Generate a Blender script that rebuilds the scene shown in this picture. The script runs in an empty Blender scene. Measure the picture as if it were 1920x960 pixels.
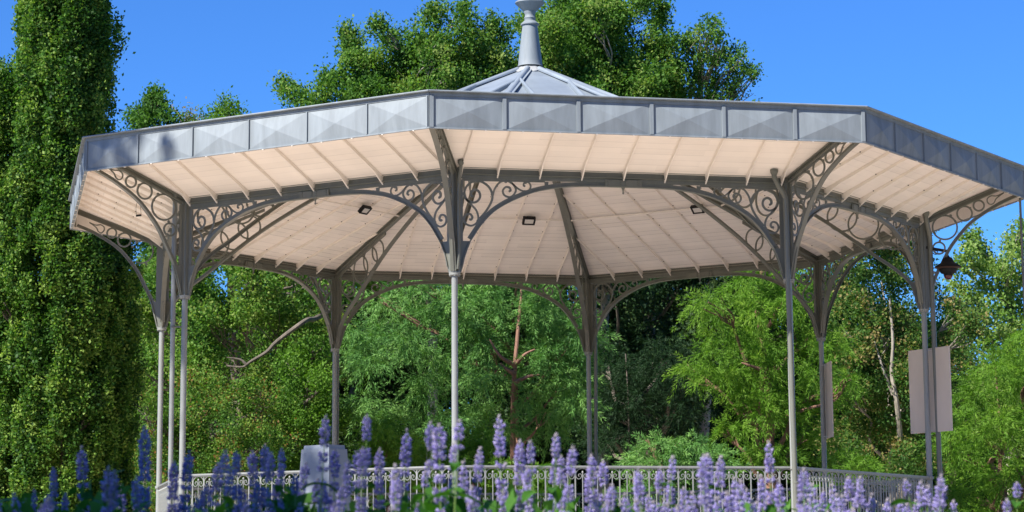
import bpy, math, random
import numpy as np
from mathutils import Vector, Matrix
random.seed(7); rng = np.random.default_rng(11)
R_ = math.radians
S = bpy.context.scene
COL = S.collection
ZG = 1.35                                   # ground is this far below the survey datum

# ------------------------------------------------------------------ camera
F, YAW, PIT, ROL = 4461.75/1920, 0.2155934, 0.1658453, -0.0059386
CAM = Vector((-6.80983, -29.93480, -0.20444+ZG))
fw = Vector((math.sin(YAW)*math.cos(PIT), math.cos(YAW)*math.cos(PIT), math.sin(PIT)))
r0 = Vector((math.cos(YAW), -math.sin(YAW), 0)); u0 = r0.cross(fw)
rt = r0*math.cos(ROL)+u0*math.sin(ROL); up = -r0*math.sin(ROL)+u0*math.cos(ROL)
cam = bpy.data.objects.new('camera', bpy.data.cameras.new('camera')); COL.objects.link(cam)
M = Matrix((rt, up, -fw)).transposed().to_4x4(); M.translation = CAM
cam.matrix_world = M
cam.data.sensor_width = 36; cam.data.lens = F*36; cam.data.shift_y = -160/1920
cam.data.clip_end = 3000; cam.data.clip_start = 0.1
cam.data.dof.use_dof = True; cam.data.dof.focus_distance = 27; cam.data.dof.aperture_fstop = 11
S.camera = cam
def at(u, v, d):                            # surveyed bearing + distance -> place in the park
    x, y = (u-960)/1920/F, -(v-320)/1920/F
    return CAM+(fw+rt*x+up*y)*d

# ------------------------------------------------------------------ light
SUN_AZ, SUN_EL = R_(209.5), R_(42.5)
sd = Vector((math.cos(SUN_EL)*math.cos(SUN_AZ), math.cos(SUN_EL)*math.sin(SUN_AZ), math.sin(SUN_EL)))
W = bpy.data.worlds.new('World'); S.world = W; W.use_nodes = True
wn = W.node_tree.nodes; bg = wn['Background']
sky = wn.new('ShaderNodeTexSky'); sky.sky_type = 'NISHITA'; sky.sun_disc = False
sky.sun_elevation = SUN_EL; sky.sun_rotation = math.atan2(sd.x, sd.y)
sky.air_density = 1.0; sky.dust_density = 0.0; sky.ozone_density = 4.0; sky.altitude = 1500
vm_ = wn.new('ShaderNodeVectorMath'); vm_.operation = 'MULTIPLY'; vm_.inputs[1].default_value = (0.34, 0.69, 1.16)   # deep, clear late-summer blue
W.node_tree.links.new(sky.outputs[0], vm_.inputs[0]); W.node_tree.links.new(vm_.outputs[0], bg.inputs[0]); bg.inputs[1].default_value = 0.080
sun = bpy.data.objects.new('sun', bpy.data.lights.new('sun', 'SUN')); COL.objects.link(sun)
sun.data.energy = 5.0; sun.data.angle = R_(0.53); sun.data.color = (1.0, 0.95, 0.87)
sun.rotation_euler = (-sd).to_track_quat('-Z', 'Y').to_euler(); sun.location = (-20, -20, 30)
S.view_settings.view_transform = 'Standard'; S.view_settings.look = 'None'
S.view_settings.exposure = 1.0; S.view_settings.gamma = 1
S.cycles.max_bounces = 10; S.cycles.diffuse_bounces = 5; S.cycles.transmission_bounces = 6
S.cycles.use_denoising = True

# ------------------------------------------------------------------ materials
def mat(name, col, rough=0.6, metal=0.0, var=0.0, vscale=4.0, stretch=(1, 1, 1), bump=0.0, bscale=40, col2=None, trans=None, attr=None, spec=0.5):
    m = bpy.data.materials.new(name); m.use_nodes = True
    nt = m.node_tree; N = nt.nodes; L = nt.links; b = N['Principled BSDF']
    b.inputs['Roughness'].default_value = rough; b.inputs['Metallic'].default_value = metal
    b.inputs['Specular IOR Level'].default_value = spec
    c1 = (*col, 1); c2 = (*(col2 or [c*(1-var) for c in col]), 1)
    out = None
    if var or col2:
        tc = N.new('ShaderNodeTexCoord'); mp = N.new('ShaderNodeMapping'); mp.inputs['Scale'].default_value = stretch
        no = N.new('ShaderNodeTexNoise'); no.inputs['Scale'].default_value = vscale; no.inputs['Detail'].default_value = 6
        no.inputs['Roughness'].default_value = 0.62
        rp = N.new('ShaderNodeValToRGB'); rp.color_ramp.elements[0].position = 0.36; rp.color_ramp.elements[1].position = 0.66
        rp.color_ramp.elements[0].color = c2; rp.color_ramp.elements[1].color = c1
        L.new(tc.outputs['Object'], mp.inputs[0]); L.new(mp.outputs[0], no.inputs[0])
        L.new(no.outputs[0], rp.inputs[0]); out = rp.outputs[0]
        L.new(out, b.inputs['Base Color'])
        if bump:
            n2 = N.new('ShaderNodeTexNoise'); n2.inputs['Scale'].default_value = bscale; n2.inputs['Detail'].default_value = 3
            L.new(mp.outputs[0], n2.inputs[0])
            bp = N.new('ShaderNodeBump'); bp.inputs['Strength'].default_value = bump; bp.inputs['Distance'].default_value = 0.02
            L.new(n2.outputs[0], bp.inputs['Height']); L.new(bp.outputs[0], b.inputs['Normal'])
    else:
        b.inputs['Base Color'].default_value = c1
    return m

def leafmat(name, ramp, rough=0.6, trans=0.35, tmul=(1.5, 1.7, 0.7), spec=0.15):
    """leaf: each leaf carries its own tint 0..1"""
    m = bpy.data.materials.new(name); m.use_nodes = True
    nt = m.node_tree; N = nt.nodes; L = nt.links; b = N['Principled BSDF']
    b.inputs['Roughness'].default_value = rough; b.inputs['Specular IOR Level'].default_value = spec
    a = N.new('ShaderNodeAttribute'); a.attribute_name = 'tint'
    rp = N.new('ShaderNodeValToRGB'); cr = rp.color_ramp
    cr.elements[0].position = ramp[0][0]; cr.elements[0].color = (*ramp[0][1], 1)
    cr.elements[1].position = ramp[-1][0]; cr.elements[1].color = (*ramp[-1][1], 1)
    for p, c in ramp[1:-1]:
        e = cr.elements.new(p); e.color = (*c, 1)
    L.new(a.outputs['Fac'], rp.inputs[0]); L.new(rp.outputs[0], b.inputs['Base Color'])
    mx = N.new('ShaderNodeMix'); mx.data_type = 'RGBA'; mx.blend_type = 'MULTIPLY'; mx.inputs[0].default_value = 1
    L.new(rp.outputs[0], mx.inputs[6]); mx.inputs[7].default_value = (*tmul, 1)
    tl = N.new('ShaderNodeBsdfTranslucent'); L.new(mx.outputs[2], tl.inputs[0])
    ms = N.new('ShaderNodeMixShader'); ms.inputs[0].default_value = trans
    L.new(b.outputs[0], ms.inputs[1]); L.new(tl.outputs[0], ms.inputs[2])
    L.new(ms.outputs[0], N['Material Output'].inputs['Surface'])
    return m

def soffitmat():
    m = mat('soffit_paint', (0.80, 0.745, 0.68), 0.55)
    nt = m.node_tree; N = nt.nodes; L = nt.links; b = N['Principled BSDF']
    uv = N.new('ShaderNodeUVMap'); sp = N.new('ShaderNodeSeparateXYZ'); L.new(uv.outputs[0], sp.inputs[0])
    def mth(op, a, bb=None, cc=None):
        n = N.new('ShaderNodeMath'); n.operation = op
        for i, v in enumerate((a, bb, cc)):
            if v is None: continue
            if isinstance(v, (int, float)): n.inputs[i].default_value = v
            else: L.new(v, n.inputs[i])
        return n.outputs[0]
    # boards across, 0.125 m wide, a thin open joint between them, with broken end joints
    row = mth('FLOOR', mth('DIVIDE', sp.outputs[1], 0.098))
    fr = mth('FRACT', mth('DIVIDE', sp.outputs[1], 0.098))
    wn_ = N.new('ShaderNodeTexWhiteNoise'); wn_.noise_dimensions = '2D'
    col = mth('FLOOR', mth('DIVIDE', mth('ADD', sp.outputs[0], mth('MULTIPLY', row, 0.478*1.0)), 0.956))
    cx = N.new('ShaderNodeCombineXYZ'); L.new(row, cx.inputs[0]); L.new(col, cx.inputs[1]); L.new(cx.outputs[0], wn_.inputs['Vector'])
    depth = mth('MULTIPLY_ADD', wn_.outputs[0], 0.42, 0.04)          # some joints wider open than others
    line = mth('LESS_THAN', fr, 0.075)
    noi = N.new('ShaderNodeTexNoise'); noi.inputs['Scale'].default_value = 1.3; noi.inputs['Detail'].default_value = 4
    L.new(uv.outputs[0], noi.inputs[0])
    k = mth('MULTIPLY', mth('MULTIPLY', line, depth), mth('MULTIPLY_ADD', mth('GREATER_THAN', sp.outputs[1], 0.0), -0.60, 0.95))
    k2 = mth('MULTIPLY_ADD', noi.outputs[0], 0.26, 0.84)
    k3 = mth('MULTIPLY_ADD', wn_.outputs[0], -0.07, 1.0)
    fac = mth('MULTIPLY', mth('MULTIPLY', mth('SUBTRACT', 1.0, k), k2), k3)
    vm = N.new('ShaderNodeVectorMath'); vm.operation = 'SCALE'; vm.inputs[0].default_value = (0.93, 0.855, 0.775)
    L.new(fac, vm.inputs['Scale']); L.new(vm.outputs[0], b.inputs['Base Color'])
    bp = N.new('ShaderNodeBump'); bp.inputs['Strength'].default_value = 0.6; bp.inputs['Distance'].default_value = 0.01
    tri = mth('MULTIPLY', mth('PINGPONG', fr, 0.5), wn_.outputs[0])
    L.new(tri, bp.inputs['Height']); L.new(bp.outputs[0], b.inputs['Normal'])
    return m

IRON_SHADED = mat('painted_iron_shaded', (0.150, 0.154, 0.130), 0.36, 0.0, var=0.16, vscale=9, stretch=(1, 1, 0.25), bump=0.05, bscale=30)  # iron paint with the shade under the roof put into its colour
IRON_SUNLIT = mat('painted_iron_sunlit', (0.25, 0.262, 0.250), 0.4, 0.0, var=0.14, vscale=9, stretch=(1, 1, 0.25), bump=0.05, bscale=30)  # same iron paint, lightened to put sunlight into the colour
ZINC = mat('zinc_sheet', (0.235, 0.268, 0.292), 0.65, 0.0, var=0.26, vscale=3.2, stretch=(2.2, 2.2, 0.35), bump=0.05, bscale=6)
ZROOF = mat('zinc_roof', (0.27, 0.315, 0.36), 0.45, 0.15, var=0.2, vscale=2.6, bump=0.05, bscale=5)
ZLIGHT = mat('bright_zinc', (0.42, 0.43, 0.43), 0.5, 0.2, var=0.12, vscale=5)
CREAM = mat('cream_paint', (0.88, 0.81, 0.73), 0.5, var=0.12, vscale=5)
SOFFIT = soffitmat()
DARKJ = mat('dark_joint', (0.06, 0.05, 0.045), 0.9)
FLOOR = mat('pink_concrete', (0.74, 0.62, 0.52), 0.85, var=0.16, vscale=1.4, bump=0.3, bscale=60)
STONE = mat('limestone', (0.46, 0.40, 0.33), 0.85, var=0.25, vscale=3, bump=0.4, bscale=25)
GRAVEL = mat('pale_gravel', (0.66, 0.55, 0.45), 0.95, var=0.28, vscale=6, bump=0.6, bscale=90)
GRASSM = mat('mown_grass', (0.075, 0.13, 0.03), 0.9, col2=(0.045, 0.085, 0.02), vscale=1.5, bump=0.6, bscale=80)
SOIL = mat('bed_soil', (0.07, 0.05, 0.035), 0.95, var=0.4, vscale=8, bump=0.6, bscale=40)
BLACK = mat('black_metal', (0.012, 0.012, 0.013), 0.6, spec=0.2)
GLASSM = mat('lamp_lens', (0.62, 0.60, 0.56), 0.2)
COPPERRIM = mat('worn_copper', (0.09, 0.05, 0.035), 0.5, 0.3)
REDLENS = mat('dark_red_glass', (0.10, 0.015, 0.02), 0.15)
BOARD = mat('beige_board', (0.60, 0.53, 0.46), 0.6, var=0.12, vscale=2.5, stretch=(1, 1, 0.4))
WIRE = mat('steel_wire', (0.6, 0.6, 0.58), 0.3, 0.8)
WHITEM = mat('white_metal', (0.20, 0.225, 0.265), 0.4, 0.1, var=0.06, vscale=6)
BARK = mat('grey_bark', (0.17, 0.14, 0.11), 0.9, var=0.45, vscale=9, stretch=(1, 1, 0.3), bump=0.7, bscale=20)
PALEBARK = mat('pale_bark', (0.36, 0.32, 0.26), 0.85, var=0.35, vscale=8, stretch=(1, 1, 0.4), bump=0.5, bscale=18)
REDBARK = mat('red_bark', (0.27, 0.145, 0.10), 0.9, var=0.4, vscale=10, stretch=(1, 1, 0.25), bump=0.6, bscale=20)

# ------------------------------------------------------------------ object helpers
def tag(o, label=None, cat=None, group=None, kind=None):
    if label: o['label'] = label
    if cat: o['category'] = cat
    if group: o['group'] = group
    if kind: o['kind'] = kind
    return o
def empty(name, loc, label=None, cat=None, group=None):
    o = bpy.data.objects.new(name, None); COL.objects.link(o); o.location = loc; o.empty_display_size = 0.2
    return tag(o, label, cat, group)
def link(o, parent=None):
    COL.objects.link(o)
    if parent is not None:
        o.parent = parent
        o.matrix_parent_inverse = WM[parent.name].inverted()
    return o
WM = {}
def root(name, loc, label, cat, group=None):
    o = empty(name, loc, label, cat, group); WM[o.name] = Matrix.Translation(Vector(loc)); return o

class MB:
    """collects geometry in world coordinates"""
    def __init__(s): s.v = []; s.f = []; s.mi = []; s.uv = {}
    def quad(s, pts, mi=0, uv=None):
        n = len(s.v); s.v += [tuple(p) for p in pts]; s.f.append(tuple(range(n, n+len(pts)))); s.mi.append(mi)
        if uv: s.uv[len(s.f)-1] = uv
    def hexa(s, a, mi=0):                    # 8 corners: bottom ring 0-3, top ring 4-7
        n = len(s.v); s.v += [tuple(p) for p in a]
        for q in ((0, 3, 2, 1), (4, 5, 6, 7), (0, 1, 5, 4), (1, 2, 6, 5), (2, 3, 7, 6), (3, 0, 4, 7)):
            s.f.append(tuple(n+i for i in q)); s.mi.append(mi)
    def obox(s, c, x, y, z, hx, hy, hz, mi=0):
        c = Vector(c); x = Vector(x)*hx; y = Vector(y)*hy; z = Vector(z)*hz
        s.hexa([c-x-y-z, c+x-y-z, c+x+y-z, c-x+y-z, c-x-y+z, c+x-y+z, c+x+y+z, c-x+y+z], mi)
    def bar(s, a, b, w, t, upv=(0, 0, 1), mi=0):     # rectangular bar from a to b: w across, t along upv
        a = Vector(a); b = Vector(b); d = (b-a).normalized(); sd_ = d.cross(Vector(upv)).normalized(); u = sd_.cross(d)
        s.obox((a+b)/2, d, sd_, u, (b-a).length/2, w/2, t/2, mi)
    def tube(s, pts, rad, n=8, mi=0, cap=True):
        pts = [Vector(p) for p in pts]
        rad = rad if hasattr(rad, '__len__') else [rad]*len(pts)
        base = len(s.v); pu = None
        for i, p in enumerate(pts):
            d = (pts[min(i+1, len(pts)-1)]-pts[max(i-1, 0)]).normalized()
            if pu is None: pu = Vector((1, 0, 0)) if abs(d.x) < 0.8 else Vector((0, 1, 0))
            x = (pu-d*pu.dot(d)).normalized(); y = d.cross(x); pu = x
            for k in range(n):
                a = 2*math.pi*k/n; s.v.append(tuple(p+(x*math.cos(a)+y*math.sin(a))*rad[i]))
        for i in range(len(pts)-1):
            for k in range(n):
                s.f.append((base+i*n+k, base+i*n+(k+1) % n, base+(i+1)*n+(k+1) % n, base+(i+1)*n+k)); s.mi.append(mi)
        if cap:
            s.f.append(tuple(base+k for k in reversed(range(n)))); s.mi.append(mi)
            s.f.append(tuple(base+(len(pts)-1)*n+k for k in range(n))); s.mi.append(mi)
    def lathe(s, c, prof, n=24, mi=0, ax=0):
        s.tube([Vector(c)+Vector((0, 0, z)) for r, z in prof], [max(r, 0.0005) for r, z in prof], n, mi)
    def ribbon(s, pts, w, t, fr, closed=False, mi=0):
        """flat bar bent in a plane. pts (s,z) in frame fr=(origin, dir s, normal); w in the plane, t across"""
        o, d, nn = fr; P = [np.array(p, float) for p in pts]; n = len(P); base = len(s.v)
        for i in range(n):
            if closed: tg = P[(i+1) % n]-P[i-1]
            else: tg = P[min(i+1, n-1)]-P[max(i-1, 0)]
            tg = tg/(np.linalg.norm(tg)+1e-9); nr = np.array([-tg[1], tg[0]])
            ww = w[i] if hasattr(w, '__len__') else w
            for sa, sb in ((-1, -1), (1, -1), (1, 1), (-1, 1)):
                q = P[i]+nr*sa*ww/2
                s.v.append(tuple(o+d*q[0]+Vector((0, 0, q[1]))+nn*(sb*t/2)))
        m = n if closed else n-1
        for i in range(m):
            j = (i+1) % n
            for k in range(4):
                l = (k+1) % 4; s.f.append((base+i*4+k, base+i*4+l, base+j*4+l, base+j*4+k)); s.mi.append(mi)
        if not closed:
            s.f.append((base+3, base+2, base+1, base)); s.mi.append(mi)
            e = base+(n-1)*4; s.f.append((e, e+1, e+2, e+3)); s.mi.append(mi)
    def plate(s, poly, t, fr, mi=0):         # convex polygon plate in frame
        o, d, nn = fr; n = len(poly); b = len(s.v)
        for sg in (-1, 1):
            for a, z in poly: s.v.append(tuple(o+d*a+Vector((0, 0, z))+nn*(sg*t/2)))
        s.f.append(tuple(b+i for i in reversed(range(n)))); s.mi.append(mi)
        s.f.append(tuple(b+n+i for i in range(n))); s.mi.append(mi)
        for i in range(n):
            j = (i+1) % n; s.f.append((b+i, b+j, b+n+j, b+n+i)); s.mi.append(mi)
    def mesh(s, name, mats, smooth=False):
        me = bpy.data.meshes.new(name); me.from_pydata(s.v, [], s.f)
        for m in (mats if isinstance(mats, (list, tuple)) else [mats]): me.materials.append(m)
        me.polygons.foreach_set('material_index', s.mi)
        if s.uv:
            ul = me.uv_layers.new(name='UVMap')
            for fi, uvs in s.uv.items():
                for li, uvc in zip(me.polygons[fi].loop_indices, uvs): ul.data[li].uv = uvc
        if smooth:
            me.polygons.foreach_set('use_smooth', [True]*len(me.polygons))
            me.set_sharp_from_angle(angle=R_(40))
        me.update(); return me
    def build(s, name, mats, parent=None, smooth=False, origin=None):
        me = s.mesh(name, mats, smooth)
        o = bpy.data.objects.new(name, me)
        loc = Vector(origin) if origin is not None else (WM[parent.name].translation.copy() if parent is not None else Vector((0, 0, 0)))
        me.transform(Matrix.Translation(-loc)); 
        if parent is None: o.location = loc; COL.objects.link(o)
        else:
            COL.objects.link(o); o.parent = parent; o.location = loc-WM[parent.name].translation
        WM[o.name] = Matrix.Translation(loc)
        return o
def crv(pts, n=6, closed=False):             # Catmull-Rom through the points
    P = [np.array(p, float) for p in pts]; out = []
    m = len(P)
    rngs = range(m) if closed else range(m-1)
    for i in rngs:
        if closed: a, b, c, d = P[i-1], P[i], P[(i+1) % m], P[(i+2) % m]
        else: a, b, c, d = P[max(i-1, 0)], P[i], P[i+1], P[min(i+2, m-1)]
        for k in range(n):
            t = k/n
            out.append(0.5*((2*b)+(-a+c)*t+(2*a-5*b+4*c-d)*t*t+(-a+3*b-3*c+d)*t**3))
    if not closed: out.append(P[-1])
    return out
def circ(cx, cz, r, n=28): return [(cx+r*math.cos(2*math.pi*i/n), cz+r*math.sin(2*math.pi*i/n)) for i in range(n)]

# ------------------------------------------------------------------ ground
def disc(name, rad, z, m, n=64, c=(0, 0)):
    b = MB(); b.quad([(c[0]+rad*math.cos(2*math.pi*i/n), c[1]+rad*math.sin(2*math.pi*i/n), z) for i in range(n)])
    return tag(b.build(name, m), kind='structure')
g = disc('ground', 1500, 0.0, GRASSM, 96)
disc('gravel_path', 22.0, 0.004, GRAVEL, 72)

# ------------------------------------------------------------------ bandstand
RC = 5.0; RF = 6.3095
A8 = [R_(-157.5+45*k) for k in range(8)]
def hipdir(k): return Vector((math.cos(A8[k % 8]), math.sin(A8[k % 8]), 0))
def baydir(k):
    a = R_(-135+45*k); return Vector((math.cos(a), math.sin(a), 0)), Vector((-math.sin(a), math.cos(a), 0))
C22 = math.cos(R_(22.5)); APO = RC*C22; HALF = RC*math.sin(R_(22.5)); AF = RF*C22; HF = RF*math.sin(R_(22.5))
def Z(z): return z+ZG
BS = root('bandstand', (0, 0, 0), 'octagonal grey iron bandstand with zinc fascia, cream soffit and scrolled brackets', 'bandstand')
FLOORZ = Z(-0.10)
def octring(r, z): return [Vector((r*math.cos(a), r*math.sin(a), z)) for a in A8]
# podium
b = MB()
prof = [(5.46, 0), (5.46, 0.16), (5.34, 0.20), (5.34, FLOORZ-0.20), (5.40, FLOORZ-0.16), (5.48, FLOORZ-0.14), (5.48, FLOORZ-0.012), (5.44, FLOORZ)]
rings = [octring(r, z) for r, z in prof]
for i in range(len(rings)-1):
    for k in range(8): b.quad([rings[i][k], rings[i][(k+1) % 8], rings[i+1][(k+1) % 8], rings[i+1][k]])
pod = b.build('podium', STONE, BS)
b = MB(); b.quad(octring(5.44, FLOORZ)); b.build('floor', FLOOR, BS)
b = MB()                                       # steps on the far side
dn, dt = baydir(4)
for i in range(7):
    h = FLOORZ-0.178*(i+1); c = dn*(5.48*C22+0.15+0.3*i)
    b.obox(c+Vector((0, 0, h/2)), dt, dn, (0, 0, 1), 1.1, 0.15, h/2)
b.build('steps', STONE, BS)

# soffit (inner cone + upturned eave) with rafters
SI, SE = 0.365/C22, 0.41/C22                   # slopes along the apothem
Z0S = 4.13
def zin(a): return Z(Z0S+(APO-a)*SI)           # a = apothem distance
def zout(a): return Z(Z0S+(a-APO)*SE)
RA = 0.26
AIN = AF-0.035                                 # inner face of the fascia
ZFT, ZFB = 4.754, 4.352
for k in range(8):
    dn, dt = baydir(k)
    b = MB(); tn = math.tan(R_(22.5))
    a1, a2 = 0.12, APO-0.035
    b.quad([dn*a1-dt*a1*tn+Vector((0, 0, zin(a1))), dn*a1+dt*a1*tn+Vector((0, 0, zin(a1))),
            dn*a2+dt*a2*tn+Vector((0, 0, zin(a2))), dn*a2-dt*a2*tn+Vector((0, 0, zin(a2)))],
           uv=[(-a1*tn+k*7.3, -a1), (a1*tn+k*7.3, -a1), (a2*tn+k*7.3, -a2), (-a2*tn+k*7.3, -a2)])
    a1, a2 = APO-0.035, AIN
    b.quad([dn*a1-dt*a1*tn+Vector((0, 0, zout(a1))), dn*a1+dt*a1*tn+Vector((0, 0, zout(a1))),
            dn*a2+dt*a2*tn+Vector((0, 0, zout(a2))), dn*a2-dt*a2*tn+Vector((0, 0, zout(a2)))],
           uv=[(-a1*tn+k*7.3, a1), (a1*tn+k*7.3, a1), (a2*tn+k*7.3, a2), (-a2*tn+k*7.3, a2)])
    so = b.build('soffit', SOFFIT, BS)
    for n in range(-4, 5):                     # rafters, T-irons with a cut end over the beam
        l = n*0.478 if abs(n) < 4 else math.copysign(1.845, n)
        b = MB()
        aa = max(abs(l)/tn+0.05, 0.35); ab = APO-0.05+0.02
        for (p, q, zf) in (((aa, APO+0.0, zin)), (APO-0.0, AIN-0.01, zout)):
            if zf is zin and abs(n) == 4: continue
            if zf is zout and abs(l) > q*tn: continue
            A = dn*p+dt*l+Vector((0, 0, zf(p))); B_ = dn*q+dt*l+Vector((0, 0, zf(q)))
            dn_ = Vector((0, 0, -1)); tk = 0.007
            dpt = 0.075
            if zf is zin:                      # fin + flange; outer end carries the pointed toe
                poly = [A, A+dn_*0.028, B_+dn_*0.036-(B_-A).normalized()*0.25, B_+dn_*0.10, B_]
            else:
                poly = [A, A+dn_*0.10, A+dn_*0.038+(B_-A).normalized()*0.22, B_+dn_*0.030, B_]
            n0 = len(b.v)
            for sg in (-1, 1):
                for pt in poly: b.v.append(tuple(pt+dt*tk*sg))
            L5 = len(poly)
            b.f.append(tuple(n0+i for i in range(L5))); b.mi.append(0)
            b.f.append(tuple(n0+L5+i for i in reversed(range(L5)))); b.mi.append(0)
            for i in range(L5):
                j = (i+1) % L5; b.f.append((n0+i, n0+L5+i, n0+L5+j, n0+j)); b.mi.append(0)
            ax = (B_-A).normalized(); nr = ax.cross(dt).normalized()
            if nr.z > 0: nr = -nr
            b.obox((A+B_)/2+nr*0.006, ax, dt, nr, (B_-A).length/2, 0.013, 0.004)
            m = int((B_-A).length/0.25)
            for i in range(1, m if k in (2, 3, 4, 5, 6, 7) else 0):    # open nail joints at every second board
                c = A+(B_-A)*(i/m+random.uniform(-.01, .01))+nr*0.006
                b.obox(c+dt*0.022*random.choice((-1, 1)), ax, dt, nr, 0.0055, 0.004, 0.0052, mi=1)
        if b.v: b.build('rafter', [CREAM, DARKJ], so)
# hip rafters (dark, T) inside and outside
for k in range(8):
    h = hipdir(k); pr = Vector((-h.y, h.x, 0)); b = MB()
    for (ra, za, rb, zb) in ((0.3, Z0S+4.7*0.365, 5.0, Z0S), (5.0, Z0S, RF-0.05, Z0S+(RF-0.05-5.0)*0.41)):
        A = h*ra+Vector((0, 0, Z(za))); B_ = h*rb+Vector((0, 0, Z(zb)))
        b.bar(A-Vector((0, 0, 0.030)), B_-Vector((0, 0, 0.030)), 0.022, 0.055)
        b.bar(A-Vector((0, 0, 0.012)), B_-Vector((0, 0, 0.012)), 0.075, 0.014)
        b.bar(A-Vector((0, 0, 0.064)), B_-Vector((0, 0, 0.064)), 0.062, 0.014)
    b.build('hip_rafter', IRON_SHADED, BS)
# ceiling ring conduit
b = MB(); a3 = 2.965
for k in range(8):
    dn, dt = baydir(k); tn = math.tan(R_(22.5))
    A = dn*a3-dt*a3*tn+Vector((0, 0, zin(a3)-0.055)); B_ = dn*a3+dt*a3*tn+Vector((0, 0, zin(a3)-0.055))
    b.tube([A, B_], 0.012, 6)
b.build('ceiling_conduit', CREAM, BS)
b = MB(); b.lathe((0, 0, 0), [(0.34, zin(0.3)-0.10), (0.36, zin(0.3)-0.06), (0.3, zin(0.3)+0.05)], 24); b.build('ceiling_rose', IRON_SHADED, BS)

# beams
ZBB, ZBT = 4.030, 4.150
for k in range(8):
    dn, dt = baydir(k); b = MB(); hl = HALF-0.03
    def bx(zc, hz, ao, ht, l=hl): b.obox(dn*(APO+ao)+Vector((0, 0, Z(zc))), dt, dn, (0, 0, 1), l, ht, hz)
    bx(4.052, 0.022, 0, 0.016); bx(4.079, 0.005, 0.0, 0.048); bx(4.115, 0.031, 0, 0.020); bx(4.150, 0.005, 0, 0.045)
    bm = b.build('beam', IRON_SHADED, BS)
    b = MB()                                   # splice plate with bolts at mid span, in front of the arch crowns
    for sg in (-1, 1):
        b.obox(dn*(APO+sg*0.024)+Vector((0, 0, Z(4.022))), dt, dn, (0, 0, 1), 0.21, 0.006, 0.040)
        for x in (-0.17, -0.03, 0.03, 0.17):
            for zz in (3.997, 4.022, 4.046):
                b.obox(dn*(APO+sg*0.032)+dt*x+Vector((0, 0, Z(zz))), dt, dn, (0, 0, 1), 0.008, 0.005, 0.008)
    b.build('splice_plate', IRON_SHADED, bm)
    b = MB(); c = dn*APO+Vector((0, 0, Z(0)))
    b.lathe(c, [(0.026, 3.985), (0.020, 3.972), (0.010, 3.955), (0.006, 3.93), (0.011, 3.922), (0.011, 3.912), (0.002, 3.903)], 10)
    b.build('drop_finial', IRON_SHADED, bm)

# lateral bracket pieces in (s, z) measured from the column centre
ARCH_U = [(0.040, 2.985), (0.066, 3.0), (0.084, 3.054), (0.103, 3.142), (0.131, 3.231), (0.170, 3.320), (0.227, 3.410), (0.300, 3.517), (0.401, 3.630),
          (0.514, 3.717), (0.661, 3.799), (0.819, 3.868), (0.956, 3.913), (1.145, 3.950), (1.313, 3.970), (1.541, 3.980), (1.771, 3.982), (HALF, 3.982)]
S1 = [(0.28, 3.588), (0.356, 3.679), (0.413, 3.781), (0.424, 3.859), (0.391, 3.936), (0.324, 3.99), (0.251, 4.010), (0.172, 3.980), (0.122, 3.917),
      (0.110, 3.85), (0.138, 3.795), (0.2, 3.766), (0.256, 3.782), (0.287, 3.833), (0.273, 3.888), (0.228, 3.909), (0.189, 3.885), (0.186, 3.845), (0.212, 3.830)]
S2 = [(0.128, 3.801), (0.188, 3.741), (0.245, 3.676), (0.266, 3.599), (0.249, 3.543), (0.188, 3.508), (0.126, 3.529), (0.108, 3.584), (0.132, 3.629),
      (0.177, 3.636), (0.199, 3.603), (0.185, 3.575), (0.163, 3.582)]
S3 = [(0.432, 3.865), (0.453, 3.927), (0.504, 3.995), (0.577, 4.018), (0.65, 3.988), (0.69, 3.922), (0.661, 3.86), (0.616, 3.836), (0.559, 3.857),
      (0.543, 3.908), (0.575, 3.947), (0.617, 3.943), (0.630, 3.912), (0.610, 3.898)]
S4 = [(0.645, 3.996), (0.707, 3.939), (0.774, 3.908), (0.837, 3.921), (0.858, 3.969), (0.830, 4.008), (0.786, 4.003), (0.778, 3.971), (0.797, 3.962)]
def lateral(b, fr):
    au = crv(ARCH_U[2:], 3)
    mid = []
    for i, p in enumerate(au):                 # web sits on the underside flange
        q = au[min(i+1, len(au)-1)]-au[max(i-1, 0)]; q = q/np.linalg.norm(q); nr = np.array([-q[1], q[0]])
        mid.append((p, nr))
    b.ribbon([p+nr*0.005 for p, nr in mid], 0.010, 0.064, fr)
    st = [i for i, (p, nr) in enumerate(mid) if p[1] > 3.32][0]
    b.ribbon([p+nr*0.030 for p, nr in mid[st:]], 0.042, 0.016, fr)
    b.plate([(0.036, 2.992), (0.072, 2.992), (0.093, 3.06), (0.112, 3.142), (0.140, 3.231), (0.176, 3.316), (0.176, 3.337), (0.036, 3.337)], 0.018, fr)
    b.plate([(0.052, 3.338), (0.093, 3.338), (0.093, 4.02), (0.052, 4.02)], 0.014, fr)
    b.plate([(0.094, 4.004), (1.02, 4.012), (1.02, 4.029), (0.094, 4.029)], 0.014, fr)
    for s_, w in ((S1, 0.024), (S2, 0.021), (S3, 0.021), (S4, 0.018)):
        c = crv(s_, 5); n = len(c)
        b.ribbon(c, [w*(1.0 if i < n*0.72 else 1.0+0.15*math.sin((i-n*0.72)/(n*0.28)*math.pi)) for i in range(n)], 0.012, fr)
    for (x, z_, r) in ((0.255, 4.007, 0.022), (0.577, 4.012, 0.020), (0.800, 4.005, 0.017), (0.100, 3.86, 0.016), (0.425, 3.86, 0.018), (0.27, 3.56, 0.026),
                       (0.10, 3.575, 0.014), (0.65, 3.842, 0.018), (0.79, 3.905, 0.014)):
        b.plate(circ(x, z_, r, 12), 0.0145, fr)
    b.plate([(1.022, 3.935), (1.050, 3.938), (1.060, 4.02), (1.012, 4.02)], 0.013, fr)
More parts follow.
